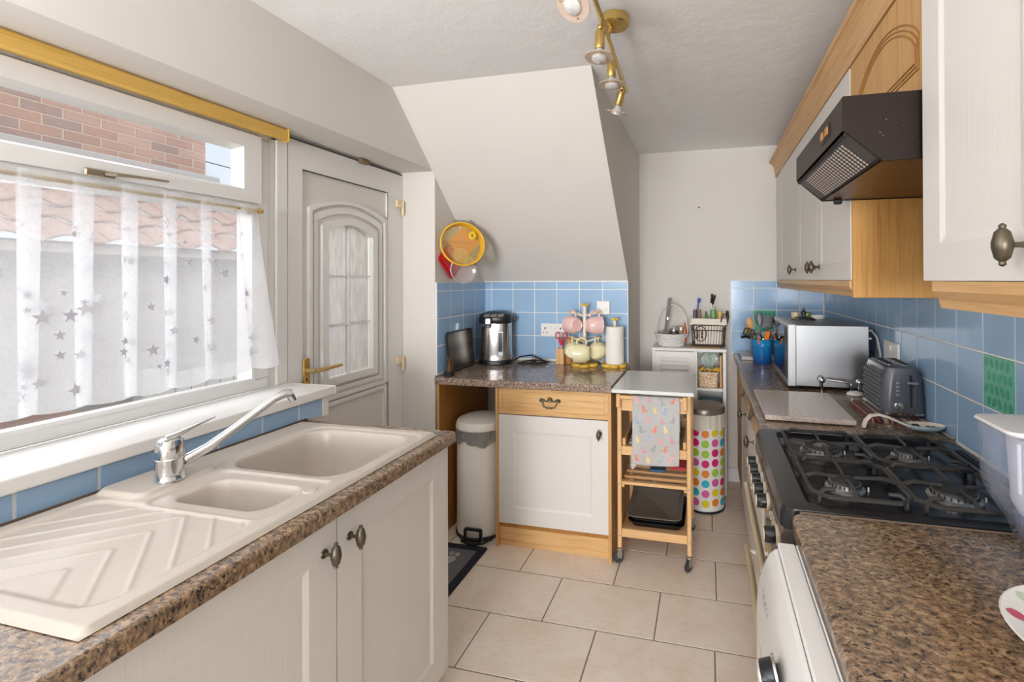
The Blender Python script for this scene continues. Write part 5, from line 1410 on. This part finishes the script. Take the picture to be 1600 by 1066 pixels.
# ================================================================== THINGS ON THE RIGHT WORKTOPS
ZR = .9105
mw = thing('microwave', 'brushed steel microwave with black glass door by right wall', 'microwave', (.55, 2.63, ZR))
MX0, MX1, MY0, MY1, MZ0, MZ1 = .408, .722, 2.393, 2.868, .924, 1.213
bx('body', steel, mw, MX0, MX1, MY0, MY1, MZ0, MZ1, .003)
bx('front_bezel', plain('silver_bezel', '#c6c8c9', .35, .3), mw, .3725, .4075, MY0 - .0005, MY1 + .0005, MZ0 - .002, MZ1 + .002, .003)
bx('door_glass', plain('black_glass', '#0d0e10', .03), mw, .3695, .3723, MY0 + .085, MY1 - .012, MZ0 + .03, MZ1 - .012, .001)
bx('control_panel', plain('dark_panel', '#2a2c2f', .25), mw, .3695, .3723, MY0 + .006, MY0 + .082, MZ0 + .03, MZ1 - .012, .001)
bx('lower_strip', plain('grey_strip', '#7f8285', .4), mw, .3697, .3723, MY0 + .006, MY1 - .012, MZ0 + .001, MZ0 + .028, .001)
for x in (.42, .69):
    for y in (MY0 + .04, MY1 - .04): obj('foot', MB().cyl((x, y, ZR), (x, y, MZ0 - .0002), .014, n=10), black_pl, mw)
obj('vent_knob', MB().cyl((.722, 2.405, 1.155), (.735, 2.405, 1.155), .004, n=8), white_pl, mw)
tag(obj('microwave_cable', MB().tube([(.7235, 2.45, 1.18), (.745, 2.44, 1.19), (.760, 2.41, 1.16), (.764, 2.38, 1.09), (.760, 2.37, 1.0), (.757, 2.38, .93), (.757, 2.42, .918)], .005, 6), plain('grey_cable', '#b9b7b3', .5)), 'pale grey cable looping behind the steel microwave', 'cable')
gl_ = thing('pot_lid', 'glass pot lid with black knob on the microwave', 'lid', (.53, 2.72, MZ1))
obj('glass_dome', MB().lathe([(.062, 0), (.062, .004), (.045, .013), (.012, .018), (.012, .0165), (.043, .0115), (.058, .002)], (.50, 2.70, MZ1 + .0005), 28, cap=False), plain('smoky_lid_glass', '#3c4047', .08), gl_)
obj('lid_knob', MB().lathe([(.009, .0165), (.008, .03), (.014, .034), (.014, .043), (.006, .05), (.005, .06), (.0005, .062)], (.50, 2.70, MZ1 + .0005), 16), black_pl, gl_)
tb = thing('cream_pot', 'small cream pot standing behind the lid on the microwave', 'pot', (.49, 2.80, MZ1))
obj('pot', MB().lathe([(.018, 0), (.021, .004), (.021, .032), (.019, .034), (.0005, .034)], (.475, 2.80, MZ1 + .0005), 16), plain('cream_pot_glaze', '#d6c4a2', .35), tb)
rg = thing('white_ring', 'white coiled ring lying beside the lid on the microwave', 'ring', (.575, 2.76, MZ1))
for k in range(2): obj('coil', MB().tube([(.582 + .030 * math.cos(t), 2.765 + .03 * math.sin(t), MZ1 + .0065 + .011 * k) for t in [2 * PI * q / 20 for q in range(20)]], .0055, 7, closed=True), white_pl, rg)
og = thing('green_pot', 'small dark green jar behind the black lid knob', 'jar', (.535, 2.80, MZ1))
obj('jar', MB().lathe([(.02, 0), (.023, .004), (.023, .028), (.018, .034), (.0005, .034)], (.535, 2.80, MZ1 + .0005), 16), plain('olive_glass', '#76803a', .2), og)

# utensil crock
blu = NT('blue_stoneware'); g = blu.n('ShaderNodeNewGeometry'); sp_ = blu.n('ShaderNodeSeparateXYZ'); blu.l(g.outputs['Position'], sp_.inputs[0])
mr = blu.n('ShaderNodeMapRange'); mr.inputs[1].default_value = .92; mr.inputs[2].default_value = 1.05; blu.l(sp_.outputs[2], mr.inputs[0])
blu.bsdf(blu.ramp(mr.outputs[0], [(0, '#174b8c'), (.5, '#1b6fae'), (1, '#2287bf')]), .15)
CX, CY = .331, 3.09
cr = thing('utensil_crock', 'blue stoneware crock full of cooking utensils', 'crock', (CX, CY, ZR))
obj('pot', MB().lathe([(.0005, .004), (.050, .004), (.053, 0), (.054, .003), (.059, .06), (.061, .105), (.0625, .108), (.0625, .114), (.061, .117), (.0625, .120), (.0625, .126), (.061, .129), (.0625, .132), (.0635, .148), (.0615, .1495), (.058, .147), (.056, .1), (.048, .012), (.0005, .011)], (CX, CY, ZR), 36), blu.m, cr)
CB = ZR + .0125
def utensil(name, label, cat, p1, m_h, r=.004, base=None):
    b0 = base or (CX + (p1[0] - CX) * .12, CY + (p1[1] - CY) * .12, CB + .002)
    t = thing(name, label, cat, b0)
    obj('handle', MB().cyl(b0, p1, r, r * .9, 8), m_h, t)
    d = (Vector(p1) - Vector(b0)).normalized()
    return t, Matrix.Translation(p1) @ d.to_track_quat('Z', 'Y').to_matrix().to_4x4()
def facing(Mx):  # rotate local frame about its z so that local y looks at the camera side
    z = Mx.to_3x3() @ Vector((0, 0, 1)); y = Vector((-.1, -1, 0)); y = (y - z * y.dot(z)).normalized(); x = y.cross(z)
    R = Matrix((x, y, z)).transposed().to_4x4(); return Matrix.Translation(Mx.translation) @ R
def blade(Mx, prof, th=.0035):
    mb = MB(); mb.prism(prof, 'y', -th, th, Mx); return mb
t, Mx = utensil('wooden_spoon', 'pale wooden spoon at the left of the blue crock', 'spoon', (.268, 3.07, 1.12), pine_z); Mx = facing(Mx)
obj('bowl', MB().rings([[Mx @ Vector((w_ * math.cos(a), .006 * math.sin(a), z)) for a in [2 * PI * k / 14 for k in range(14)]] for w_, z in ((.004, 0), (.015, .015), (.021, .038), (.019, .058), (.009, .072), (.001, .076))]), wood('spoon_wood', '#c08a4c', '#d5a364'), t)
t, Mx = utensil('yellow_spatula', 'yellow spatula leaning out at the far left of crock', 'spatula', (.255, 3.10, 1.09), steel); Mx = facing(Mx)
obj('blade', blade(Mx, rrect(-.015, .015, 0, .045, .006, 3)), plain('yellow_silicone', '#e2b51f', .4), t)
t, Mx = utensil('slotted_turner', 'black slotted turner low at the left of the crock', 'turner', (.270, 3.045, 1.095), steel); Mx = facing(Mx)
Mx = Mx @ Matrix.Rotation(.9, 4, 'Y')
mb = MB()
mb.ring(rrect(-.026, .026, -.01, .055, .012, 4), rrect(-.020, .020, -.004, .049, .008, 4), 'y', -.003, .003)
for k in range(3): mb.box(-.0135 + .0115 * k, -.0095 + .0115 * k, -.003, .003, -.0039, .0489)
for k in range(2): mb.box(-.0199, .0199, -.0025, .0025, .01 + .017 * k, .015 + .017 * k)
for v_ in mb.bm.verts: v_.co = Mx @ v_.co
obj('slotted_head', mb, black_pl, t)
t, Mx = utensil('orange_scraper', 'orange handled scraper slanting left in blue crock', 'scraper', (.302, 3.028, 1.07), plain('orange_plastic', '#e8801a', .35), .0075)
t, Mx = utensil('grey_spoon', 'tall grey serving spoon in the middle of the crock', 'spoon', (.318, 3.10, 1.135), plain('grey_nylon', '#55575b', .4)); Mx = facing(Mx)
obj('bowl', MB().rings([[Mx @ Vector((w_ * math.cos(a), .005 * math.sin(a), z)) for a in [2 * PI * k / 14 for k in range(14)]] for w_, z in ((.004, 0), (.020, .02), (.024, .045), (.019, .07), (.008, .086), (.001, .09))]), MATS['grey_nylon'], t)
t, Mx = utensil('black_turner', 'black broad turner at the back of the blue crock', 'turner', (.365, 3.125, 1.13), black_pl); Mx = facing(Mx)
obj('blade', blade(Mx, rrect(-.028, .034, 0, .072, .015, 4)), black_pl, t)
t, Mx = utensil('ladle', 'black ladle standing highest behind the microwave corner', 'ladle', (.40, 3.16, 1.15), black_pl, base=(CX + .02, CY + .02, CB + .002)); Mx = facing(Mx)
obj('cup', MB().lathe([(.0005, .0), (.018, .004), (.026, .016), (.028, .034), (.026, .034), (.016, .008), (.0005, .004)], (0, 0, 0), 18, mat=Mx @ Matrix.Rotation(.5, 4, 'Y')), black_pl, t)
t, Mx = utensil('potato_masher', 'wire masher loop rising from the blue crock', 'masher', (.345, 3.065, 1.075), steel); Mx = facing(Mx)
obj('loop', MB().tube([Mx @ Vector((.034 * math.cos(a) + .008, 0, .022 + .038 * math.sin(a))) for a in [2 * PI * k / 24 for k in range(24)]], .0028, 6, closed=True), steel, t)
t, Mx = utensil('orange_slice_server', 'broad orange handled server at the front of crock', 'server', (.353, 3.04, 1.065), MATS['orange_plastic'], .005); Mx = facing(Mx)
obj('grip', blade(Mx, rrect(-.011, .015, 0, .052, .007, 3), .005), MATS['orange_plastic'], t)
t, Mx = utensil('whisk', 'steel whisk with thin wires at right of the crock', 'whisk', (.372, 3.06, 1.06), steel); Mx = facing(Mx)
mb = MB()
for k in range(5):
    a = PI * k / 5; mb.tube([Mx @ Vector((.019 * math.sin(q) * math.cos(a), .019 * math.sin(q) * math.sin(a), .035 - .035 * math.cos(q))) for q in [2 * PI * j / 16 for j in range(16)]], .0011, 4, closed=True)
obj('wires', mb, steel, t)
t, Mx = utensil('steel_spoon', 'shiny steel spoon handle in the middle of crock', 'spoon', (.322, 3.035, 1.09), chrome, .0045)

sp = thing('saucepan', 'steel saucepan with black handle behind the blue crock', 'saucepan', (.36, 3.36, .9345))
obj('pan', MB().lathe([(.0005, .001), (.078, .001), (.082, .006), (.082, .12), (.085, .123), (.085, .126), (.079, .126), (.078, .01), (.0005, .008)], (.365, 3.365, .9345), 32), steel, sp)
obj('handle', MB().tube([(.288, 3.34, 1.035), (.255, 3.33, 1.045), (.222, 3.32, 1.04)], [.010, .010, .009], 8), black_pl, sp)
pb2 = thing('glass_board', 'grey white board lying under the saucepan in the corner', 'board', (.36, 3.29, ZR))
bx('board', plain('pale_grey_board', '#b9b3ac', .3), pb2, .214, .56, 3.175, 3.455, ZR, ZR + .0225, .003)

gb = thing('granite_board', 'pale pink granite chopping board on the dark worktop', 'chopping board', (.36, 2.03, ZR))
pg = granite('pale_granite', [(.3, '#a08f85'), (.5, '#bfb0a5'), (.7, '#d2c6bb')], .16, 160, (1, 1, 1), '#6e5f57', .33, '#e0d7cf')
mb = MB(); gp = [(.206, 1.832), (.508, 1.822), (.511, 2.243), (.205, 2.248)]
mb.rings([[Vector((x, y, z)) for x, y in [((px_ - .358) * f_ + .358, (py_ - 2.036) * f_ + 2.036) for px_, py_ in gp]] for f_, z in ((.99, ZR + .003), (1, ZR + .005), (1, ZR + .019), (.992, ZR + .021))])
obj('slab', mb, pg, gb, ang=.3)
mb = MB()
for x, y in ((.24, 1.87), (.47, 1.87), (.24, 2.2), (.47, 2.2)): mb.cyl((x, y, ZR), (x, y, ZR + .0029), .008, n=8)
obj('rubber_feet', mb, black_pl, gb)

# toaster on a stack of striped placemats
pm = thing('placemats', 'small stack of striped placemats under the grey toaster', 'placemat', (.67, 2.02, ZR))
s = NT('striped_mat'); sx_ = s.n('ShaderNodeSeparateXYZ'); g = s.n('ShaderNodeNewGeometry'); s.l(g.outputs['Position'], sx_.inputs[0])
m_ = s.n('ShaderNodeMath', operation='MULTIPLY'); s.l(sx_.outputs[0], m_.inputs[0]); m_.inputs[1].default_value = 16; fr_ = s.n('ShaderNodeMath', operation='FRACT'); s.l(m_.outputs[0], fr_.inputs[0])
s.bsdf(s.ramp(fr_.outputs[0], [(0, '#b3a48e'), (.12, '#7d2a2c'), (.28, '#b9a995'), (.36, '#4d2326'), (.55, '#9c443c'), (.7, '#3a2a2e'), (.88, '#b4a38a')], 'CONSTANT'), .5)
for k, (a, dx) in enumerate(((.0, 0), (.01, .003), (-.008, -.002))):
    bx('placemat', s.m, pm, .575 + dx, .755, 1.89 + .004 * k, 2.165, ZR + .0042 * k, ZR + .0042 * k + .0038, .0008)
ts = thing('toaster', 'dark grey two slice toaster with diamond faceted sides', 'toaster', (.704, 2.02, ZR + .0126))
tg = plain('dark_grey_plastic_gloss', '#53565c', .3)
TX0, TX1, TY0, TY1, TZ = .622, .772, 1.925, 2.175, ZR + .0127
def tring(g, z, r=.03, tp=0): return [Vector((x, y, z)) for x, y in rrect(TX0 + g + tp, TX1 - g - tp, TY0 + g, TY1 - g, r, 5)]
obj('base', MB().rings([tring(.006, TZ), tring(.004, TZ + .010)]), plain('toaster_base', '#37393d', .4), ts)
obj('chrome_band', MB().rings([tring(.001, TZ + .0102), tring(.0, TZ + .018)]), chrome, ts)
obj('body', MB().rings([tring(.003, TZ + .0182), tring(.002, TZ + .06), tring(.006, TZ + .14, .03, .004), tring(.012, TZ + .178, .03, .008), tring(.018, TZ + .184, .03, .010)]), tg, ts)
# facets on the long side facing the room
mb = MB()
for i in range(7):
    for j in range(9):
        y = TY0 + .040 + i * .027 + (.0135 if j % 2 else 0); z = TZ + .035 + j * .0150
        lx = TX0 + .002 + max(0, (z - TZ - .06)) * .07; h_ = .0075
        c0 = mb.bm.verts.new((lx - h_, y, z)); q = [mb.bm.verts.new((lx + .001, y + dy, z + dz)) for dy, dz in ((.0134, 0), (0, .0149), (-.0134, 0), (0, -.0149))]
        for k in range(4): mb.bm.faces.new((c0, q[k], q[(k + 1) % 4]))
        mb.bm.faces.new(q[::-1])
obj('diamond_facets', mb, tg, ts, kind='stuff', ang=.1)
mb = MB()
for i in range(5):
    for j in range(5):
        x = TX0 + .020 + .0
obj_slots = []
for x in (.672, .722):
    o = obj('bread_slot', MB().ring(rrect(x - .018, x + .018, 1.965, 2.135, .006, 3), rrect(x - .013, x + .013, 1.97, 2.13, .004, 3), 'z', TZ + .1842, TZ + .187), plain('slot_chrome', '#8b8d90', .2, .9), ts)
    bx('slot_opening', black_mt, o, x - .0128, x + .0128, 1.9702, 2.1298, TZ + .1842, TZ + .1852)
bx('lever_track', black_mt, ts, .715, .721, TY0 + .0, TY0 + .008, TZ + .04, TZ + .155)
lv = bx('lever', chrome, ts, .702, .737, TY0 - .014, TY0 - .0005, TZ + .125, TZ + .134, .002)
bx('lever_guide', plain('guide_grey', '#6d7075', .2, .5), ts, .7255, .737, TY0 + .0, TY0 + .0045, TZ + .04, TZ + .12, .001)
dk_ = obj('browning_dial', MB().lathe([(.017, 0), (.0165, .010), (.014, .012), (.0005, .012)], (0, 0, 0), 20, axis='y', mat=Matrix.Translation((.676, TY0 + .0015, TZ + .042)) @ Matrix.Rotation(PI, 4, 'Z')), chrome, ts)
bx('dial_grip', chrome, dk_, .673, .679, TY0 - .017, TY0 - .0107, TZ + .028, TZ + .056, .002)
bl_ = plain('button_grey', '#a6a8ab', .3, .4)
for k in range(4): bx('button', bl_, ts, .669, .680, TY0 - .001, TY0 + .0025, TZ + .08 + k * .0145, TZ + .088 + k * .0145, .001)
obj('power_mark', MB().ring([(.676 + .005 * math.cos(t), TZ + .147 + .005 * math.sin(t)) for t in [2 * PI * k / 12 for k in range(12)]], [(.676 + .0038 * math.cos(t), TZ + .147 + .0038 * math.sin(t)) for t in [2 * PI * k / 12 for k in range(12)]], 'y', TY0 + .0005, TY0 + .006), bl_, ts)

cs = thing('chrome_stand', 'small chrome ball ended stand beside the toaster', 'stand', (.62, 2.33, ZR))
obj('base', MB().lathe([(.034, 0), (.036, .004), (.030, .014), (.012, .02), (.0005, .021)], (.640, 2.315, ZR + .0002), 24, sx=1.0, sy=.6), plain('white_base', '#d5d3cf', .3), cs)
obj('stem', MB().cyl((.628, 2.315, ZR + .018), (.625, 2.318, ZR + .05), .006, n=8), chrome, cs)
obj('bar', MB().tube([(.626, 2.318, ZR + .053), (.58, 2.33, ZR + .056), (.535, 2.345, ZR + .058)], .0045, 8), chrome, cs)
cs2 = obj('ball', MB().sphere((.664, 2.33, ZR + .055), .016, 16, 10), chrome, cs); obj('ball_stem', MB().cyl((.660, 2.322, ZR + .016), (.664, 2.33, ZR + .04), .005, n=8), chrome, cs)
obj('ball', MB().sphere((.512, 2.35, ZR + .056), .0155, 16, 10), chrome, cs)
obj('ball_stem', MB().cyl((.512, 2.35, ZR + .0002), (.512, 2.35, ZR + .041), .005, n=8), chrome, cs)
sr = thing('wall_socket', 'white socket plate on right wall tiles behind the toaster', 'socket', (.77, 2.26, 1.12))
bx('plate', white_pl, sr, .764, .7735, 2.18, 2.34, 1.075, 1.16, .003)
bx('rocker', white_pl, sr, .760, .7638, 2.25, 2.27, 1.125, 1.145, .002)

# spoon rest with tea leaves
sn = thing('spoon_rest', 'pale blue spoon rest with dried leaves behind the hob', 'spoon rest', (.66, 1.80, ZR))
sb = plain('pale_blue_glaze', '#a9c7cd', .2); sc2 = plain('cream_glaze', '#dccfc0', .25)
cx, cy = .713, 1.806
def rest(u, v, off=0):
    a = 2 * PI * u; r = v
    x = .060 * r * math.cos(a); y = .033 * r * math.sin(a); z = .006 + .017 * r ** 3
    return Vector((cx + x, cy + y, ZR + z + off))
mb = MB(); mb.rings([[rest(k / 32, r, -.0028) for k in range(32)] for r in (.02, .4, .7, .9, 1.0)] + [[rest(k / 32, 1.02, .003) for k in range(32)]], True, True, False)
obj('dish', mb, sb, sn)
obj('dish_inside', MB().rings([[rest(k / 32, r, .0005) for k in range(32)] for r in (.02, .4, .7, .9, 1.0)] + [[rest(k / 32, 1.02, .0032) for k in range(32)]], True, True, False), sc2, sn)
hp_ = [(.658, .024), (.63, .034), (.60, .046), (.572, .052), (.550, .046), (.536, .028), (.530, .004)]
mb = MB()
rs_ = []
for i, (x, z) in enumerate(hp_):
    wd = [.024, .018, .015, .015, .016, .017, .018][i]; yy = cy - .010 + .004 * i
    nx_ = 0 if i < 4 else (.3 if i == 4 else .8); 
    rs_.append([Vector((x + dxx * nx_ * .008, yy + wd * math.cos(a), ZR + z + .005 * math.sin(a) * (1 - nx_ * .6))) for a in [2 * PI * k / 14 for k in range(14)] for dxx in (math.sin(a),)])
mb.rings(rs_); obj('handle', mb, sc2, sn)
mb = MB(); rnd = random.Random(2)
for k in range(26):
    a = rnd.uniform(0, 6.28); r = rnd.uniform(0, .72); p = rest(a / 6.28, r, .006); b_ = rnd.uniform(0, 3.14)
    mb.tube([p - Vector((.008 * math.cos(b_), .005 * math.sin(b_), -.001)), p + Vector((0, 0, .003)), p + Vector((.008 * math.cos(b_), .005 * math.sin(b_), .001))], .0018, 4)
obj('tea_leaves', mb, plain('dried_leaf', '#3d362d', .8), sn, kind='stuff')

# water filter jug and plate near the camera
jg = thing('water_filter_jug', 'clear plastic water filter tank with white lid at right', 'water filter', (.70, 1.05, ZR))
clr = glass('clear_plastic', (.95, .96, .99), rough=.03, alpha=.09, body=(.80, .84, .95))
frost = glass('frosted_reservoir', (.98, .98, .99), rough=.2, alpha=.7, body=(.95, .95, .97))
lidm = plain('white_lid_plastic', '#dedede', .3)
JY0, JY1 = .985, 1.115
def jr(x0, z, g=0, r=.02): return [Vector((x, y, z)) for x, y in rrect(x0 + g, .772 - g, JY0 + g, JY1 - g, r, 4)]
mb = MB().rings([jr(.602, ZR + .001), jr(.588, ZR + .012), jr(.575, ZR + .045), jr(.540, ZR + .10), jr(.532, ZR + .125), jr(.528, ZR + .236), jr(.531, ZR + .236, .0), jr(.5345, ZR + .127, .003), jr(.5425, ZR + .103, .003), jr(.578, ZR + .047, .003), jr(.591, ZR + .014, .003), jr(.604, ZR + .005, .003)])
obj('tank', mb, clr, jg)
obj('reservoir', MB().rings([[Vector((x, y, z)) for x, y in rrect(x0, .765, JY0 + .012, JY1 - .012, .018, 4)] for x0, z in ((.592, ZR + .06), (.578, ZR + .085), (.570, ZR + .215))]), frost, jg)
obj('filter_housing', MB().lathe([(.034, .02), (.036, .03), (.036, .058), (.0005, .059)], (.66, 1.05, ZR), 20), frost, jg)
obj('lid', MB().rings([jr(.526, ZR + .2365, -.001), jr(.524, ZR + .240, -.002), jr(.526, ZR + .2445, -.001), jr(.55, ZR + .252, .02), jr(.58, ZR + .2525, .03)]), lidm, jg)
obj('handle_rib', MB().tube([(.548, JY0 + .02, ZR + .13), (.547, JY0 + .02, ZR + .22)], .003, 6), frost, jg)
obj('water', MB().rings([jr(.606, ZR + .0056, .004), jr(.593, ZR + .015, .004), jr(.582, ZR + .046, .004), jr(.580, ZR + .048, .004)]), glass('filter_water', (.86, .89, .97), alpha=.25, body=(.55, .62, .80)), jg)
obj('level_dial', MB().lathe([(.014, 0), (.014, .004), (.0005, .005)], (0, 0, 0), 16, axis='x', mat=Matrix.Translation((.6015, 1.05, ZR + .018)) @ Matrix.Rotation(PI, 4, 'Z') @ Matrix.Translation((.006, 0, 0))), plain('dark_dial', '#4b4d57', .3), jg)

pt = thing('plate', 'white plate with coloured leaf prints at right picture edge', 'plate', (.548, .79, ZR))
pw = plain('off_white_glaze', '#e8e6df', .15)
obj('dish', MB().lathe([(.0005, .003), (.07, .003), (.078, 0), (.082, .002), (.10, .012), (.127, .019), (.1285, .0205), (.126, .0215), (.098, .0145), (.078, .006), (.0005, .006)], (.548, .79, ZR), 48), pw, pt)
for a, c_ in ((2.75, '#c23a4e'), (2.2, '#b9c7ad'), (3.3, '#b9bedb'), (1.65, '#c23a4e'), (3.9, '#c23a4e'), (.9, '#b9c7ad')):
    mb = MB(); vs_ = []
    for k in range(12):
        t = 2 * PI * k / 12; rr = .108 + .013 * math.cos(t); aa = a + .10 * math.sin(t) * (1 if math.cos(t) < .6 else .6)
        zz = ZR + .0145 + (.0215 - .0145) * (rr - .098) / .028 + .0007
        vs_.append(mb.bm.verts.new((.548 + rr * math.cos(aa), .79 + rr * math.sin(aa), zz)))
    mb.bm.faces.new(vs_); obj('leaf_print', mb, plain('print_' + c_[1:], c_, .3), pt)

# ================================================================== CEILING SPOTLIGHT BAR
lb = thing('spotlight_bar', 'polished brass ceiling bar with four reflector spotlights', 'light fitting', (-.318, 1.64, CEIL))
obj('ceiling_rose', MB().lathe([(.0005, -.034), (.047, -.034), (.052, -.030), (.052, -.001), (.0005, -.001)], (-.316, 1.645, CEIL), 32), brass, lb)
ZB = 2.302
obj('bar', MB().cyl((-.326, 1.14, ZB), (-.360, 2.155, ZB), .0085, n=12), brass, lb)
obj('bar_stem', MB().cyl((-.342, 1.645, ZB), (-.33, 1.645, CEIL - .034), .009, n=10), brass, lb)
rosy = glass('rose_glass_disc', (.86, .74, .64), rough=.1, alpha=.45, body=(.78, .66, .56))
lensm = plain('bulb_lens', '#d9d9d6', .08, .25); bodyg = glass('bulb_neck', (.92, .88, .82), alpha=.35, body=(.75, .72, .66), rough=.1)
for y, tgt in ((1.345, (-.10, .32, -.45)), (1.575, (-.03, -.03, -1)), (1.80, (.01, .03, -1)), (2.10, (-.30, .25, -1))):
    bxp = -.326 - .034 * (y - 1.14) / 1.015
    d_ = Vector(tgt).normalized() if y != 1.345 else Vector((-.22, -.55, -.80)).normalized()
    p0 = Vector((bxp - .012, y, ZB - .006)); Mx = Matrix.Translation(p0) @ d_.to_track_quat('Z', 'Y').to_matrix().to_4x4()
    sp = obj('spot_holder', MB().lathe([(.0005, .012), (.0155, .014), (.0175, .02), (.0175, .072), (.016, .075), (.0005, .075)], (0, 0, 0), 20, mat=Mx), brass, lb)
    obj('swivel', MB().sphere(tuple(p0), .012, 10, 8), brass, sp)
    obj('bulb', MB().lathe([(.012, .0755), (.013, .085), (.022, .096), (.026, .104), (.0255, .112), (.018, .117), (.0005, .119)], (0, 0, 0), 20, mat=Mx), lensm, sp)
    obj('glass_disc', MB().lathe([(.027, .100), (.050, .102), (.0505, .104), (.050, .106), (.027, .104)], (0, 0, 0), 32, mat=Mx, close=True), rosy, sp)
    mb = MB()
    for a in (.4, 2.5, 4.6): mb.cyl(Mx @ Vector((.038 * math.cos(a), .038 * math.sin(a), .099)), Mx @ Vector((.038 * math.cos(a), .038 * math.sin(a), .1085)), .0022, n=6)
    obj('pins', mb, brass, sp)
